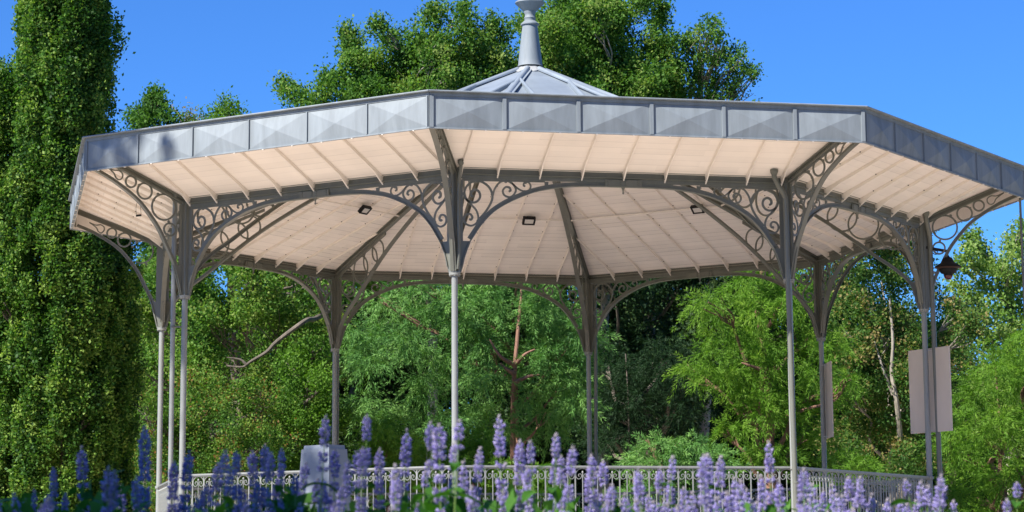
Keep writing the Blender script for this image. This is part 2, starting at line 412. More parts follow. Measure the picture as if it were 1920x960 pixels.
ARCH_O = [(0.155, 3.407), (0.236, 3.553), (0.318, 3.727), (0.420, 3.887), (0.564, 4.052), (0.691, 4.154), (0.875, 4.275), (1.044, 4.362), (1.225, 4.425)]
ARCH_OU = [(0.066, 3.0), (0.085, 3.09), (0.137, 3.281), (0.189, 3.406), (0.270, 3.559), (0.359, 3.726), (0.461, 3.865), (0.600, 4.020), (0.732, 4.125), (0.929, 4.247), (1.069, 4.318), (1.225, 4.385)]
def outward(b, fr, broken=False):
    au = crv(ARCH_OU, 4); nr_ = []
    for i, p in enumerate(au):
        q = au[min(i+1, len(au)-1)]-au[max(i-1, 0)]; q = q/np.linalg.norm(q); nr_.append(np.array([-q[1], q[0]]))
    b.ribbon([p+n*0.005 for p, n in zip(au, nr_)], 0.010, 0.060, fr)
    b.ribbon([p+n*0.026 for p, n in zip(au, nr_)][6:], 0.034, 0.016, fr)
    b.plate([(0.036, 2.992), (0.070, 2.992), (0.095, 3.09), (0.142, 3.25), (0.165, 3.337), (0.036, 3.337)], 0.018, fr)
    b.plate([(0.052, 3.338), (0.090, 3.338), (0.090, 4.06), (0.052, 4.06)], 0.014, fr)
    b.plate([(0.06, 4.05), (0.11, 4.085), (0.517, 4.272), (0.992, 4.463), (1.27, 4.575), (1.27, 4.62), (0.517, 4.31), (0.06, 4.125)], 0.018, fr)
    b.plate([(1.235, 4.38), (1.262, 4.39), (1.262, 4.60), (1.235, 4.59)], 0.018, fr)
    cs = [(0.297, 4.018, 0.153), (0.548, 4.187, 0.093), (0.727, 4.283, 0.066), (0.215, 3.757, 0.074)]
    for cx, cz, r in cs:
        if broken and r > 0.15:
            p = [(cx+r*math.cos(a), cz+r*math.sin(a)) for a in np.linspace(R_(-60), R_(-310), 24)][::-1]; b.ribbon(p, 0.018, 0.012, fr)
        elif broken and r == 0.074: continue
        else: b.ribbon(circ(cx, cz, r, 32), 0.022, 0.012, fr, closed=True)
    b.ribbon(crv([(1.045, 4.438), (0.955, 4.400), (0.885, 4.402), (0.838, 4.368), (0.838, 4.322), (0.875, 4.292), (0.918, 4.312), (0.950, 4.368), (1.045, 4.438)], 5), 0.015, 0.012, fr)
    for x, z_, r in ((0.375, 4.165, 0.018), (0.43, 4.09, 0.016), (0.23, 3.85, 0.016), (0.62, 4.255, 0.014)): b.plate(circ(x, z_, r, 10), 0.0135, fr)
ARCH_I = [(0.066, 3.0), (0.09, 3.10), (0.14, 3.26), (0.23, 3.38), (0.40, 3.525), (0.60, 3.665), (0.85, 3.86), (1.25, 4.15), (1.63, 4.39), (2.2, 4.70), (2.9, 5.02), (3.6, 5.30)]
def inward(b, fr):
    au = crv(ARCH_I, 4); nr_ = []
    for i, p in enumerate(au):
        q = au[min(i+1, len(au)-1)]-au[max(i-1, 0)]; q = q/np.linalg.norm(q); nr_.append(np.array([-q[1], q[0]]))
    b.ribbon([p+n*0.005 for p, n in zip(au, nr_)], 0.010, 0.060, fr)
    b.ribbon([p+n*0.026 for p, n in zip(au, nr_)][6:], 0.034, 0.016, fr)
    b.plate([(0.036, 2.992), (0.070, 2.992), (0.095, 3.09), (0.142, 3.25), (0.18, 3.337), (0.036, 3.337)], 0.018, fr)
    b.plate([(0.052, 3.338), (0.090, 3.338), (0.090, 4.06), (0.052, 4.06)], 0.014, fr)
    hb = lambda s: 4.045+0.365*s
    A = np.array(au)
    for s in (0.34, 0.72, 0.985, 1.19):
        best = None
        for z_ in np.linspace(hb(s)-0.6, hb(s), 240):
            d1 = (hb(s)-z_)/math.sqrt(1+.365**2); d2 = np.min(np.hypot(A[:, 0]-s, A[:, 1]-z_))
            if z_ > np.interp(s, A[:, 0], A[:, 1]) and (best is None or abs(d1-d2) < best[0]): best = (abs(d1-d2), z_, min(d1, d2))
        r = min(best[2]-0.012, 0.19); b.ribbon(circ(s, best[1]+best[2]-0.012-r, r, 32), 0.022, 0.012, fr, closed=True)
    b.plate([(0.06, 4.02), (1.4, 4.51), (1.4, 4.55), (0.06, 4.06)], 0.018, fr)

POSTS = []
for k in range(8):
    h = hipdir(k); c = h*RC; b = MB()
    cz = Vector((c.x, c.y, 0))
    b.lathe(cz, [(0.075, FLOORZ), (0.075, FLOORZ+0.03), (0.05, FLOORZ+0.05), (0.044, FLOORZ+0.16), (0.036, FLOORZ+0.20), (0.034, Z(2.955))], 20, mi=1)
    for q in range(4):                          # built-up upper shaft
        d = Matrix.Rotation(math.pi/2*q+math.pi/4, 3, 'Z') @ h
        b.obox(cz+d*0.022+Vector((0, 0, Z(3.565))), d, d.cross(Vector((0, 0, 1))), (0, 0, 1), 0.018, 0.016, 0.585)
    b.obox(cz+Vector((0, 0, Z(3.57))), h, h.cross(Vector((0, 0, 1))), (0, 0, 1), 0.052, 0.026, 0.59)
    b.obox(cz+Vector((0, 0, Z(3.57))), h.cross(Vector((0, 0, 1))), h, (0, 0, 1), 0.050, 0.022, 0.588)
    col = b.build('column', [IRON_SHADED, IRON_SUNLIT], BS, smooth=True)
    b = MB(); b.lathe(cz, [(0.036, Z(2.953)), (0.062, Z(2.957)), (0.064, Z(2.966)), (0.060, Z(2.972)), (0.064, Z(2.978)), (0.064, Z(2.990)), (0.036, Z(2.992))], 24)
    for q in range(6):
        a = q*math.pi/3+0.3; b.obox(cz+Vector((math.cos(a)*.056, math.sin(a)*.056, Z(2.998))), (1, 0, 0), (0, 1, 0), (0, 0, 1), .006, .006, .008)
        b.obox(cz+Vector((math.cos(a)*.056, math.sin(a)*.056, Z(2.950))), (1, 0, 0), (0, 1, 0), (0, 0, 1), .006, .006, .006)
    b.build('collar', IRON_SUNLIT, col, smooth=True)
    b = MB(); b.lathe(cz, [(0.036, Z(0.862)), (0.050, Z(0.868)), (0.050, Z(0.898)), (0.036, Z(0.904))], 20); b.build('rail_clamp', IRON_SUNLIT, col, smooth=True)
    for sg in (-1, 1):
        k2 = (k+sg) % 8; d = (hipdir(k2)*RC-c).normalized(); nn = Vector((-d.y, d.x, 0))
        b = MB(); lateral(b, (Vector((c.x, c.y, ZG)), d, nn)); b.build('side_bracket', IRON_SHADED, col)
    nn = Vector((-h.y, h.x, 0))
    b = MB(); outward(b, (Vector((c.x, c.y, ZG)), h, nn), broken=(k == 7)); b.build('eave_bracket', IRON_SHADED, col)
    b = MB(); inward(b, (Vector((c.x, c.y, ZG)), -h, nn)); b.build('ceiling_bracket', IRON_SHADED, col)

# downpipes
def pipe(k, path, rad=0.028, cup=True, clamps=()):
    b = MB(); c = hipdir(k)*RC
    pts = crv([(c.x+x, c.y+y, Z(z)) for x, y, z in path], 6)
    b.tube(pts, rad, 14)
    o = b.build('downpipe', IRON_SUNLIT if k in (0, 7) else IRON_SHADED, BS, smooth=True)  # left pipe takes the sunlit copy of the paint, others the shaded one
    if cup:
        p = pts[0]; q = MB(); q.lathe((p[0], p[1], 0), [(rad+.004, p[2]-0.06), (rad+.016, p[2]-0.035), (rad+.018, p[2]-.004)], 14); q.build('pipe_socket', IRON_SHADED, o, smooth=True)
    for z in clamps:
        q = MB(); e = pts[-1]; q.lathe((e[0], e[1], 0), [(rad+.001, Z(z)-.014), (rad+.007, Z(z)-.010), (rad+.007, Z(z)+.010), (rad+.001, Z(z)+.014)], 14)
        q.bar((e[0], e[1], Z(z)), (c.x, c.y, Z(z)), 0.012, 0.02)
        q.build('pipe_clamp', WIRE if z > 3 else IRON_SHADED, o)
FZ = FLOORZ-ZG+0.001
pipe(0, [(-0.14, -0.04, 4.19), (-0.135, -0.02, 4.05), (-0.135, 0.01, 3.8), (-0.135, 0.01, 3.0), (-0.132, 0.01, 1.0), (-0.13, 0.01, FZ)], 0.028, clamps=(2.62, 0.75))
pipe(1, [(0.04, -0.17, 4.21), (0.04, -0.16, 4.12), (0.035, -0.085, 3.98), (0.03, -0.078, 3.8), (0.03, -0.078, 3.2), (0.02, -0.06, 3.02)], 0.020)
pipe(2, [(-0.20, -0.17, 4.21), (-0.20, -0.17, 4.13), (-0.15, -0.155, 4.03), (-0.075, -0.135, 3.92), (-0.06, -0.13, 3.78), (-0.055, -0.13, 3.0), (-0.03, -0.12, 1.0), (-0.02, -0.12, FZ)], 0.029, clamps=(0.72,))
pipe(3, [(0.0, -0.17, 4.21), (0.0, -0.17, 4.12), (0.05, -0.12, 3.98), (0.085, -0.075, 3.86), (0.09, -0.06, 3.7), (0.10, -0.05, 3.0), (0.12, -0.04, 1.0), (0.12, -0.04, FZ)], 0.031, clamps=(3.45, 3.30))
pipe(5, [(0.11, -0.04, 4.10), (0.10, -0.04, 3.7), (0.10, -0.04, 3.0), (0.085, -0.04, 1.0), (0.085, -0.04, FZ)], 0.026, cup=False, clamps=(2.3,))
pipe(6, [(0.055, 0.085, 4.10), (0.055, 0.085, 3.0), (0.055, 0.085, 1.0), (0.055, 0.085, FZ)], 0.024, cup=False)
b = MB(); b.tube([(5.765, -2.388, Z(4.46)), (5.765, -2.388, 0.0)], 0.015, 10)      # thin rod under the right eave corner
b.build('corner_rod', IRON_SHADED, BS, smooth=True)

# fascia: six raised diamond panels a side, cover strips, coping, cream inner face
for k in range(8):
    dn, dt = baydir(k); b = MB(); zc = (ZFT+ZFB)/2
    z1, z2 = Z(ZFB+0.012), Z(ZFT-0.055)
    b.obox(dn*(AF-0.018)+Vector((0, 0, Z((ZFB+ZFT-0.02)/2))), dt, dn, (0, 0, 1), HF-0.012, 0.010, (ZFT-ZFB-0.02)/2)
    b.obox(dn*(AF-0.001)+Vector((0, 0, Z(ZFB+0.006))), dt, dn, (0, 0, 1), HF, 0.010, 0.008)
    fa = b.build('fascia', ZINC, BS)
    b = MB(); w = 2*HF/6
    for i in range(6):
        x0, x1 = -HF+w*i+(0.021 if k == 1 else 0.008), -HF+w*(i+1)-(0.021 if k == 1 else 0.008); xm = (x0+x1)/2
        P = [dn*(AF-0.006)+dt*x+Vector((0, 0, z)) for x, z in ((x0, z1), (x1, z1), (x1, z2), (x0, z2))]
        ap = dn*(AF+0.028)+dt*(xm+random.uniform(-.01, .01))+Vector((0, 0, (z1+z2)/2+random.uniform(-.008, .008)))
        b = MB()
        for j in range(4): b.quad([P[j], P[(j+1) % 4], ap])
        b.build('diamond_panel', ZINC, fa)
    for i in range(7):
        b = MB(); x = max(-HF+0.024, min(HF-0.024, -HF+w*i))
        b.obox(dn*(AF+0.004)+dt*x+Vector((0, 0, (z1+z2)/2)), dt, dn, (0, 0, 1), 0.020 if k == 1 else 0.007, 0.010, (z2-z1)/2)
        b.build('cover_strip', ZINC, fa)
    b = MB()
    b.bar(dn*(AF+0.006)-dt*(HF+0.002)+Vector((0, 0, Z(ZFT-0.008))), dn*(AF+0.006)+dt*(HF+0.002)+Vector((0, 0, Z(ZFT-0.008))), 0.060, 0.014)
    b.tube([dn*(AF+0.034)-dt*(HF+0.013)+Vector((0, 0, Z(ZFT-0.006))), dn*(AF+0.034)+dt*(HF+0.013)+Vector((0, 0, Z(ZFT-0.006)))], 0.010, 8)
    b.obox(dn*(AF-0.004)+Vector((0, 0, Z(ZFT-0.035))), dt, dn, (0, 0, 1), HF-0.002, 0.006, 0.019)
    b.build('coping', ZINC, fa)
    b = MB(); b.obox(dn*(AF-0.032)+Vector((0, 0, Z((ZFB+ZFT-0.05)/2))), dt, dn, (0, 0, 1), HF-0.02, 0.003, (ZFT-ZFB-0.06)/2)
    b.build('inner_lining', CREAM, fa)
    b = MB()
    for i in range(12):                         # little clips under the edge
        b.obox(dn*(AF-0.006)+dt*((i-5.5)*0.4025)+Vector((0, 0, Z(ZFB-0.004))), dt, dn, (0, 0, 1), 0.010, 0.012, 0.006)
    b.build('edge_clips', CREAM, fa)
# roof: zinc sheets, hip rolls, seams, apron, finial
APEX = 6.335; RS = 0.44
def zr(r): return Z(max(APEX-RS*r, 4.13+0.365*(5-r)+0.09))
b = MB()
for k in range(8):
    for (ra, rb, f) in ((0.15, 1.6, zr), (1.6, 3.2, zr), (3.2, 4.99, zr)):
        A, B_ = hipdir(k), hipdir(k+1)
        b.quad([A*ra+Vector((0, 0, f(ra))), A*rb+Vector((0, 0, f(rb))), B_*rb+Vector((0, 0, f(rb))), B_*ra+Vector((0, 0, f(ra)))])
    b.quad([A*4.99+Vector((0, 0, zr(4.99))), A*(RF-.04)+Vector((0, 0, Z(ZFT-0.025))), B_*(RF-.04)+Vector((0, 0, Z(ZFT-0.025))), B_*4.99+Vector((0, 0, zr(4.99)))])
roof = b.build('roof', ZROOF, BS)
for k in range(8):
    h = hipdir(k); b = MB(); n = 14
    b.tube([h*0.2+Vector((0, 0, zr(0.2)+0.012)), h*1.62+Vector((0, 0, zr(1.62)+0.012))], [0.036, 0.040], 12)
    b.tube([h*1.60+Vector((0, 0, zr(1.60)+0.016)), h*4.95+Vector((0, 0, zr(4.95)+0.016))], [0.045, 0.048], 12)
    b.bar(h*0.2+Vector((0, 0, zr(0.2)+0.004)), h*4.95+Vector((0, 0, zr(4.95)+0.004)), 0.13, 0.008)
    b.build('hip_roll', ZROOF, roof, smooth=True)
    dn, dt = baydir(k); tn = math.tan(R_(22.5))
    b = MB()
    for l in (-0.9, -0.32, 0.32, 0.9, -1.5, 1.5):
        a1 = abs(l)/tn+0.06; a2 = 4.99*C22
        f = lambda a: zr(a/C22)
        A = dn*a1+dt*l+Vector((0, 0, f(a1)+0.016)); B_ = dn*a2+dt*l+Vector((0, 0, f(a2)+0.016))
        b.bar(A, B_, 0.045, 0.034)
        b.tube([A+Vector((0, 0, .016)), B_+Vector((0, 0, .016))], 0.021, 8)
    b.build('batten_seam', ZROOF, roof, smooth=True)
b = MB()                                        # scalloped collar
for k in range(8):
    dn, dt = baydir(k); A, B_ = hipdir(k), hipdir(k+1)
    f = lambda r: zr(r)+0.020
    pts = [A*0.10+Vector((0, 0, f(0.10)+.03)), B_*0.10+Vector((0, 0, f(0.10)+.03))]
    e1 = B_*0.225+Vector((0, 0, f(0.225))); e2 = A*0.225+Vector((0, 0, f(0.225)))
    arc = []
    for i in range(9):
        t = i/8; p = e1.lerp(e2, 0.06+0.88*t); q = math.sin(math.pi*t)**.6*0.085; p = p+dn*q-Vector((0, 0, q*RS/C22)); arc.append(p)
    poly = pts+arc; n0 = len(b.v)
    b.quad(poly)
    b.quad([p-Vector((0, 0, .012)) for p in reversed(poly)])
    for i in range(len(poly)): b.quad([poly[i], poly[i]-Vector((0, 0, .012)), poly[(i+1) % len(poly)]-Vector((0, 0, .012)), poly[(i+1) % len(poly)]])
b.build('scalloped_apron', ZLIGHT, roof)
b = MB()
zz = lambda v: Z(6.3436+(122-v)*0.007213)
px = 0.00722/2
prof = [(0.170, zz(125)), (44*px, zz(122)), (42.5*px, zz(112)), (28*px, zz(50)), (28*px, zz(49)), (34*px, zz(47.5)), (34*px, zz(45.5)), (22*px, zz(40)), (20*px, zz(39.5)), (20*px, zz(36)),
        (22*px, zz(34.5)), (18.5*px, zz(31)), (18.5*px, zz(27)), (22*px, zz(24)), (22*px, zz(22)), (52*px, zz(7.5)), (54*px, zz(6.5)), (53*px, zz(4.5)), (36*px, zz(-1)), (22*px, zz(-5)),
        (10*px, zz(-14)), (8*px, zz(-30)), (14*px, zz(-36)), (14*px, zz(-44)), (3*px, zz(-56)), (1*px, zz(-76))]
b.lathe((0, 0, 0), prof, 40); b.build('finial', ZINC, roof, smooth=True)

# balustrades: one per bay
def railparts():
    fr = (Vector((0, 0, 0)), Vector((1, 0, 0)), Vector((0, 1, 0)))
    b = MB(); b.plate([(-.0065, 0), (.0065, 0), (.0065, 0.865), (-.0065, 0.865)], 0.010, fr)
    for sg in (-1, 1):
        b.ribbon(crv([(sg*.026, .555), (sg*.014, .535), (sg*.0075, .512), (sg*.014, .489), (sg*.026, .469)], 4), .006, .006, fr)
    lng = b.mesh('baluster', IRON_SUNLIT)
    b = MB(); b.tube([(0, 0, 0), (0, 0, .82)], .0052, 6); b.lathe((0, 0, 0), [(.004, .815), (.010, .822), (.0115, .832), (.008, .842), (.002, .846)], 8)
    sht = b.mesh('short_baluster', IRON_SUNLIT)
    b = MB()
    for sg in (-1, 1):
        P = [(0, .868), (.035, .862), (.064, .842), (.076, .812), (.071, .776), (.048, .757), (.022, .767), (.012, .792), (.024, .812), (.043, .808), (.047, .792), (.037, .783)]
        b.ribbon(crv([(sg*x, z) for x, z in P], 4), .0065, .006, fr)
    scr = b.mesh('scroll', IRON_SUNLIT)
    return lng, sht, scr
LNG, SHT, SCR = railparts()
for k in range(8):
    dn, dt = baydir(k); b = MB()
    A = dn*APO-dt*(HALF-0.03); B_ = dn*APO+dt*(HALF-0.03)
    base = root('tmp', (0, 0, 0), None, None)
    b.bar(A+Vector((0, 0, Z(0.890))), B_+Vector((0, 0, Z(0.890))), 0.046, 0.020)
    b.bar(A+Vector((0, 0, Z(0.874))), B_+Vector((0, 0, Z(0.874))), 0.026, 0.012)
    rl = b.build('balustrade', IRON_SUNLIT, BS); bpy.data.objects.remove(base)
    b = MB(); b.bar(A+Vector((0, 0, Z(-0.02))), B_+Vector((0, 0, Z(-0.02))), 0.03, 0.012); b.build('bottom_rail', IRON_SHADED, rl)
    n = 23; p = 2*(HALF-0.0)/n; ang = math.atan2(dt.y, dt.x)
    def put(me, nm, l):
        o = bpy.data.objects.new(nm, me); COL.objects.link(o); o.parent = rl; q = dn*APO+dt*l
        o.location = (q.x, q.y, ZG-0.0); o.rotation_euler = (0, 0, ang)
    for i in range(n):
        l = -HALF+p*(i+.5); put(SHT, 'short_baluster', l); put(SCR, 'scroll', l)
        if i: put(LNG, 'baluster', -HALF+p*i)

# ------------------------------------------------------------------ fittings on the bandstand
def floodlight(k, l, label, rot=0):
    dn, dt = baydir(k); c = dn*2.93+dt*l+Vector((0, 0, zin(2.93)-0.085))
    o = root('floodlight', c, label, 'floodlight', 'floodlights under the bandstand ceiling')
    ax = (-dn*1+Vector((0, 0, SI))).normalized(); nr = Vector((0, 0, -1))
    fx = dt; fy = (dn*0.75-Vector((0, 0, 0.66))).normalized(); fn = fx.cross(fy)
    if fn.dot(Vector((0, 0, -1))) < 0: fn = -fn
    b = MB(); b.obox(c, fx, fy, fn, 0.090, 0.062, 0.020); 
    for s in (-1, 1):
        b.obox(c+fx*s*0.078+fn*0.024, fx, fy, fn, 0.012, 0.062, 0.006); b.obox(c+fy*s*0.052+fn*0.024, fx, fy, fn, 0.090, 0.011, 0.0055)
    b.build('housing', BLACK, o)
    b = MB(); b.obox(c+fn*0.023, fx, fy, fn, 0.064, 0.040, 0.002); b.build('lens', GLASSM, o)
    b = MB(); b.bar(c-fx*.098, c-fx*.098+Vector((0, 0, .09)), .012, .02); b.bar(c+fx*.098, c+fx*.098+Vector((0, 0, .09)), .012, .02); b.build('bracket', BLACK, o)
floodlight(5, -0.63, 'small black floodlight on the ceiling beneath the roof peak, middle of three')
floodlight(6, -0.33, 'small black floodlight on the ceiling behind the arch left of the front column')
floodlight(4, -0.89, 'small black floodlight on the ceiling behind the arch nearest the right front column')

def board(name, c, d, w, h, label, ztop):
    c = Vector(c); d = Vector(d).normalized(); nn = Vector((-d.y, d.x, 0))
    o = root(name, (c.x, c.y, ztop-h), label, 'board', 'boards wired to columns')
    b = MB(); b.obox(Vector((c.x, c.y, ztop-h/2)), d, nn, (0, 0, 1), w/2, 0.009, h/2); b.build('panel', BOARD, o)
    b = MB()
    for z in (ztop-0.03, ztop-h+0.02):
        P = [Vector((c.x, c.y, z))+d*(0.07*math.cos(a))+nn*(0.075*math.sin(a)+s_off) for a in np.linspace(0, 2*math.pi, 14) for s_off in (0.0,)]
        b.tube(P, 0.003, 5)
    b.build('wire_tie', WIRE, o)
P3 = hipdir(3)*RC; P4 = hipdir(4)*RC
d3 = Vector((.30, -.95, 0)).normalized(); n3 = Vector((-d3.y, d3.x, 0))
board('board', P3+Vector((0.07, 0.055, 0)), d3, .79, 1.05, 'wide beige board wired behind the far right column and its downpipe', Z(2.50))
board('board', P4+Vector((0.064, -0.02, 0)), (-0.18, -.98, 0), .79, 1.05, 'narrow edge-on beige board wired to the rear right column', Z(2.63))

# lantern on a scrolled arm
c = Vector((4.915, -2.03, 0)); zt = Z(3.64)
o = root('lantern', (c.x, c.y, Z(3.36)), 'black domed lantern hanging from a scrolled arm beside the far right column', 'lantern')
b = MB(); b.lathe(c, [(0.018, zt+.02), (0.03, zt), (0.055, zt-0.01), (0.075, zt-0.055), (0.085, zt-0.07), (0.160, zt-0.115), (0.168, zt-0.125), (0.160, zt-0.130)], 28); b.build('hood', BLACK, o, smooth=True)
b = MB(); b.lathe(c, [(0.158, zt-0.1302), (0.168, zt-0.134), (0.140, zt-0.144), (0.10, zt-0.15)], 28); b.build('rim', COPPERRIM, o, smooth=True)
b = MB(); b.lathe(c, [(0.118, zt-0.12), (0.115, zt-0.17), (0.088, zt-0.205), (0.060, zt-0.215), (0.058, zt-0.235)], 24); b.build('housing', BLACK, o, smooth=True)
b = MB(); b.lathe(c, [(0.055, zt-0.2355), (0.052, zt-0.255), (0.036, zt-0.275), (0.01, zt-0.284)], 20); b.build('lamp', REDLENS, o, smooth=True)
b = MB(); q = P3+Vector((0.05, -0.02, 0))
b.bar((q.x, q.y, zt+0.13), (c.x, c.y, zt+0.075), 0.02, 0.035); b.tube([(c.x, c.y, zt), (c.x, c.y, zt+0.08)], 0.014, 8)
dd = (Vector((c.x, c.y, 0))-q).normalized(); fr = (Vector((q.x, q.y, 0)), dd, Vector((-dd.y, dd.x, 0)))
b.ribbon(crv([(0.05, zt+0.11), (0.09, zt+0.05), (0.13, zt+0.04), (0.145, zt+0.07), (0.12, zt+0.085), (0.105, zt+0.068)], 5), 0.010, 0.008, fr)
b.ribbon(crv([(0.05, zt+0.02), (0.055, zt-0.04), (0.09, zt-0.045), (0.10, zt-0.015), (0.08, zt-0.005)], 5), 0.010, 0.008, fr)
b.ribbon(crv([(0.04, zt+0.16), (0.06, zt+0.22), (0.03, zt+0.25)], 5), 0.012, 0.008, fr)
b.build('scrolled_arm', BLACK, o)
# little tag on a wire loop below the left eave
c = at(260, 404, 29.6)
o = root('hanging_clip', c, 'small dark clip dangling on a wire loop below the left eave', 'clip')
b = MB(); b.obox(c, (0.9, -.3, 0.1), (.3, .9, 0), (0, 0, 1), 0.034, 0.012, 0.011); b.build('clip', BLACK, o)
b = MB(); b.tube([c+Vector((-.03, 0, .01)), c+Vector((-.035, .01, .10)), c+Vector((-0.005, .02, .25)), c+Vector((.02, .01, .12)), c+Vector((.03, 0, .01))], 0.0025, 5); b.build('wire', BLACK, o)

# white tapered cabinet by the flower bed
c = at(608, 843, 22.0); c.z = 0
d1 = Vector((.6, -.8, 0)); d2 = Vector((.8, .6, 0)); ht = 2.246
o = root('cabinet', (c.x, c.y, 0), 'pale metal cabinet with stepped cap standing before the railing among the flowers', 'cabinet')
b = MB()
def rect(cx, w1, w2, z): return [cx-d1*w1-d2*w2+Vector((0, 0, z)), cx+d1*w1-d2*w2+Vector((0, 0, z)), cx+d1*w1+d2*w2+Vector((0, 0, z)), cx-d1*w1+d2*w2+Vector((0, 0, z))]
b.hexa(rect(c, .30, .22, 0)+rect(c, .180, .118, ht)); b.build('body', WHITEM, o)
b = MB(); b.hexa(rect(c, .168, .104, ht)+rect(c, .163, .100, ht+.036)); b.build('cap', WHITEM, o)
# pale round-topped post behind the spikes
c = at(1048, 922, 21.0); zt = c.z
b = MB(); b.lathe((c.x, c.y, 0), [(.105, 0), (.105, zt-.10), (.098, zt-.06), (.075, zt-.025), (.04, zt-.006), (.003, zt)], 24)
o = b.build('round_post', WHITEM, None, smooth=True, origin=(c.x, c.y, 0)); tag(o, 'pale round-topped post half hidden behind the lilac spikes', 'post')

# ------------------------------------------------------------------ vegetation
def rnd_unit(n):
    v = rng.normal(size=(n, 3)); return v/np.linalg.norm(v, axis=1, keepdims=True)
def cards(P, A, Bv, tint, name, m, parent, tri=False):
    """P base points, A half-length vectors, Bv half-width vectors"""
    n = len(P)
    if tri: V = np.stack([P-Bv, P+Bv, P+A*2], 1); k = 3
    else: V = np.stack([P-A, P+Bv-A*0.15, P+A, P-Bv-A*0.15], 1); k = 4
    loc = np.array(WM[parent.name].translation)
    V = (V-loc).reshape(-1, 3)
    me = bpy.data.meshes.new(name); me.vertices.add(n*k); me.vertices.foreach_set('co', V.astype(np.float32).ravel())
    me.loops.add(n*k); me.loops.foreach_set('vertex_index', np.arange(n*k, dtype=np.int32))
    me.polygons.add(n); me.polygons.foreach_set('loop_start', np.arange(0, n*k, k, dtype=np.int32))
    me.polygons.foreach_set('loop_total', np.full(n, k, dtype=np.int32))
    a = me.attributes.new('tint', 'FLOAT', 'FACE'); a.data.foreach_set('value', tint.astype(np.float32))
    me.materials.append(m); me.update(calc_edges=True)
    o = bpy.data.objects.new(name, me); COL.objects.link(o); o.parent = parent
    return o
def ortho(a, n):
    r = rnd_unit(n); b = np.cross(a, r); return b/(np.linalg.norm(b, axis=1, keepdims=True)+1e-9)

def broadleaf(lumps, parent, m, L=0.085, Wd=0.055, dens=900, spray=11, sig=0.10, shell=0.45, tintc=0.5, tints=0.2, upb=0.5, elong=1.0, sub=0):
    if sub:
        big = lumps; lumps = []
        for c, r in big:
            r = np.array(r); c = np.array(c)
            for _ in range(sub):
                d = rnd_unit(1)[0]; q = c+d*r*(rng.random()**.4)*1.0; k = 0.38+0.34*rng.random()
                if rng.random() < 0.45: q = c+d*r*(1.0+0.28*rng.random()); k *= 0.40
                lumps.append((q, r*k*np.array([1.1, 1.1, 0.8])))
        dens *= 0.62
    dens *= 3.6; L *= 0.70; Wd *= 0.68; sig *= 1.25; sig *= 0.95
    P_, A_, B_, T_ = [], [], [], []
    for (c, rad) in lumps:
        c = np.array(c); rad = np.array(rad)
        n = max(6, int(dens*rad[0]*rad[2]*math.pi/spray))
        d = rnd_unit(n); r = rng.random(n)**shell*(0.80+0.48*rng.random(n))
        q = c+d*r[:, None]*rad
        lt = tintc+rng.normal()*tints*0.8
        sp = np.repeat(np.arange(n), spray); k = len(sp)
        off = rng.normal(size=(k, 3))*sig*np.array([1, 1, elong])
        pos = q[sp]+off
        a = rnd_unit(k)*0.75+d[sp]*0.75+np.array([0, 0, 0.2]); a /= np.linalg.norm(a, axis=1, keepdims=True)
        # leaf blade roughly faces up and outward
        nrm = rnd_unit(k)*0.75+d[sp]*0.45+np.array([0, 0, upb]); bb = np.cross(a, nrm); bb /= (np.linalg.norm(bb, axis=1, keepdims=True)+1e-9)
        s = 0.7+0.6*rng.random(k)
        P_.append(pos); A_.append(a*(L/2*s)[:, None]); B_.append(bb*(Wd/2*s)[:, None])
        T_.append(lt+rng.normal(size=n)[sp]*tints*0.6+rng.normal(size=k)*tints*0.38)
    return cards(np.concatenate(P_), np.concatenate(A_), np.concatenate(B_), np.clip(np.concatenate(T_), 0, 1), 'crown', m, parent)

def feathery(lumps, parent, m, dens=90, L=0.10, Wd=0.017, plume=0.42, per=44, tintc=0.5, tints=0.2, droop=0.35, shell=0.5):
    P_, A_, B_, T_ = [], [], [], []; dens *= 2.0
    for (c, rad) in lumps:
        c = np.array(c); rad = np.array(rad); n = max(5, int(dens*rad[0]*rad[2]*math.pi))
        d = rnd_unit(n); d[:, 2] *= 0.8; r = rng.random(n)**shell
        q = c+d*r[:, None]*rad
        ax = d+rnd_unit(n)*0.45-np.array([0, 0, droop]); ax /= np.linalg.norm(ax, axis=1, keepdims=True)
        sp = np.repeat(np.arange(n), per); k = len(sp); t = rng.random(k)
        pl = plume*(0.6+0.7*rng.random(n))
        side = ortho(ax[sp], k)
        pos = q[sp]+ax[sp]*(t*pl[sp])[:, None]-np.array([0, 0, 1.0])*((t**2)*pl[sp]*0.25)[:, None]+side*(rng.random(k)*0.04)[:, None]
        a = ax[sp]*0.75+side*(0.95-0.5*t)[:, None]-np.array([0, 0, 0.25]); a /= np.linalg.norm(a, axis=1, keepdims=True)
        b = ortho(a, k); s = (0.6+0.6*rng.random(k))*(1.1-0.5*t)
        P_.append(pos); A_.append(a*(L/2*s)[:, None]); B_.append(b*(Wd/2*(0.8+.4*rng.random(k)))[:, None])
        T_.append(tintc+rng.normal()*tints*0.5+rng.normal(size=n)[sp]*tints*0.7+rng.normal(size=k)*tints*0.4)
    return cards(np.concatenate(P_), np.concatenate(A_), np.concatenate(B_), np.clip(np.concatenate(T_), 0, 1), 'crown', m, parent, tri=True)

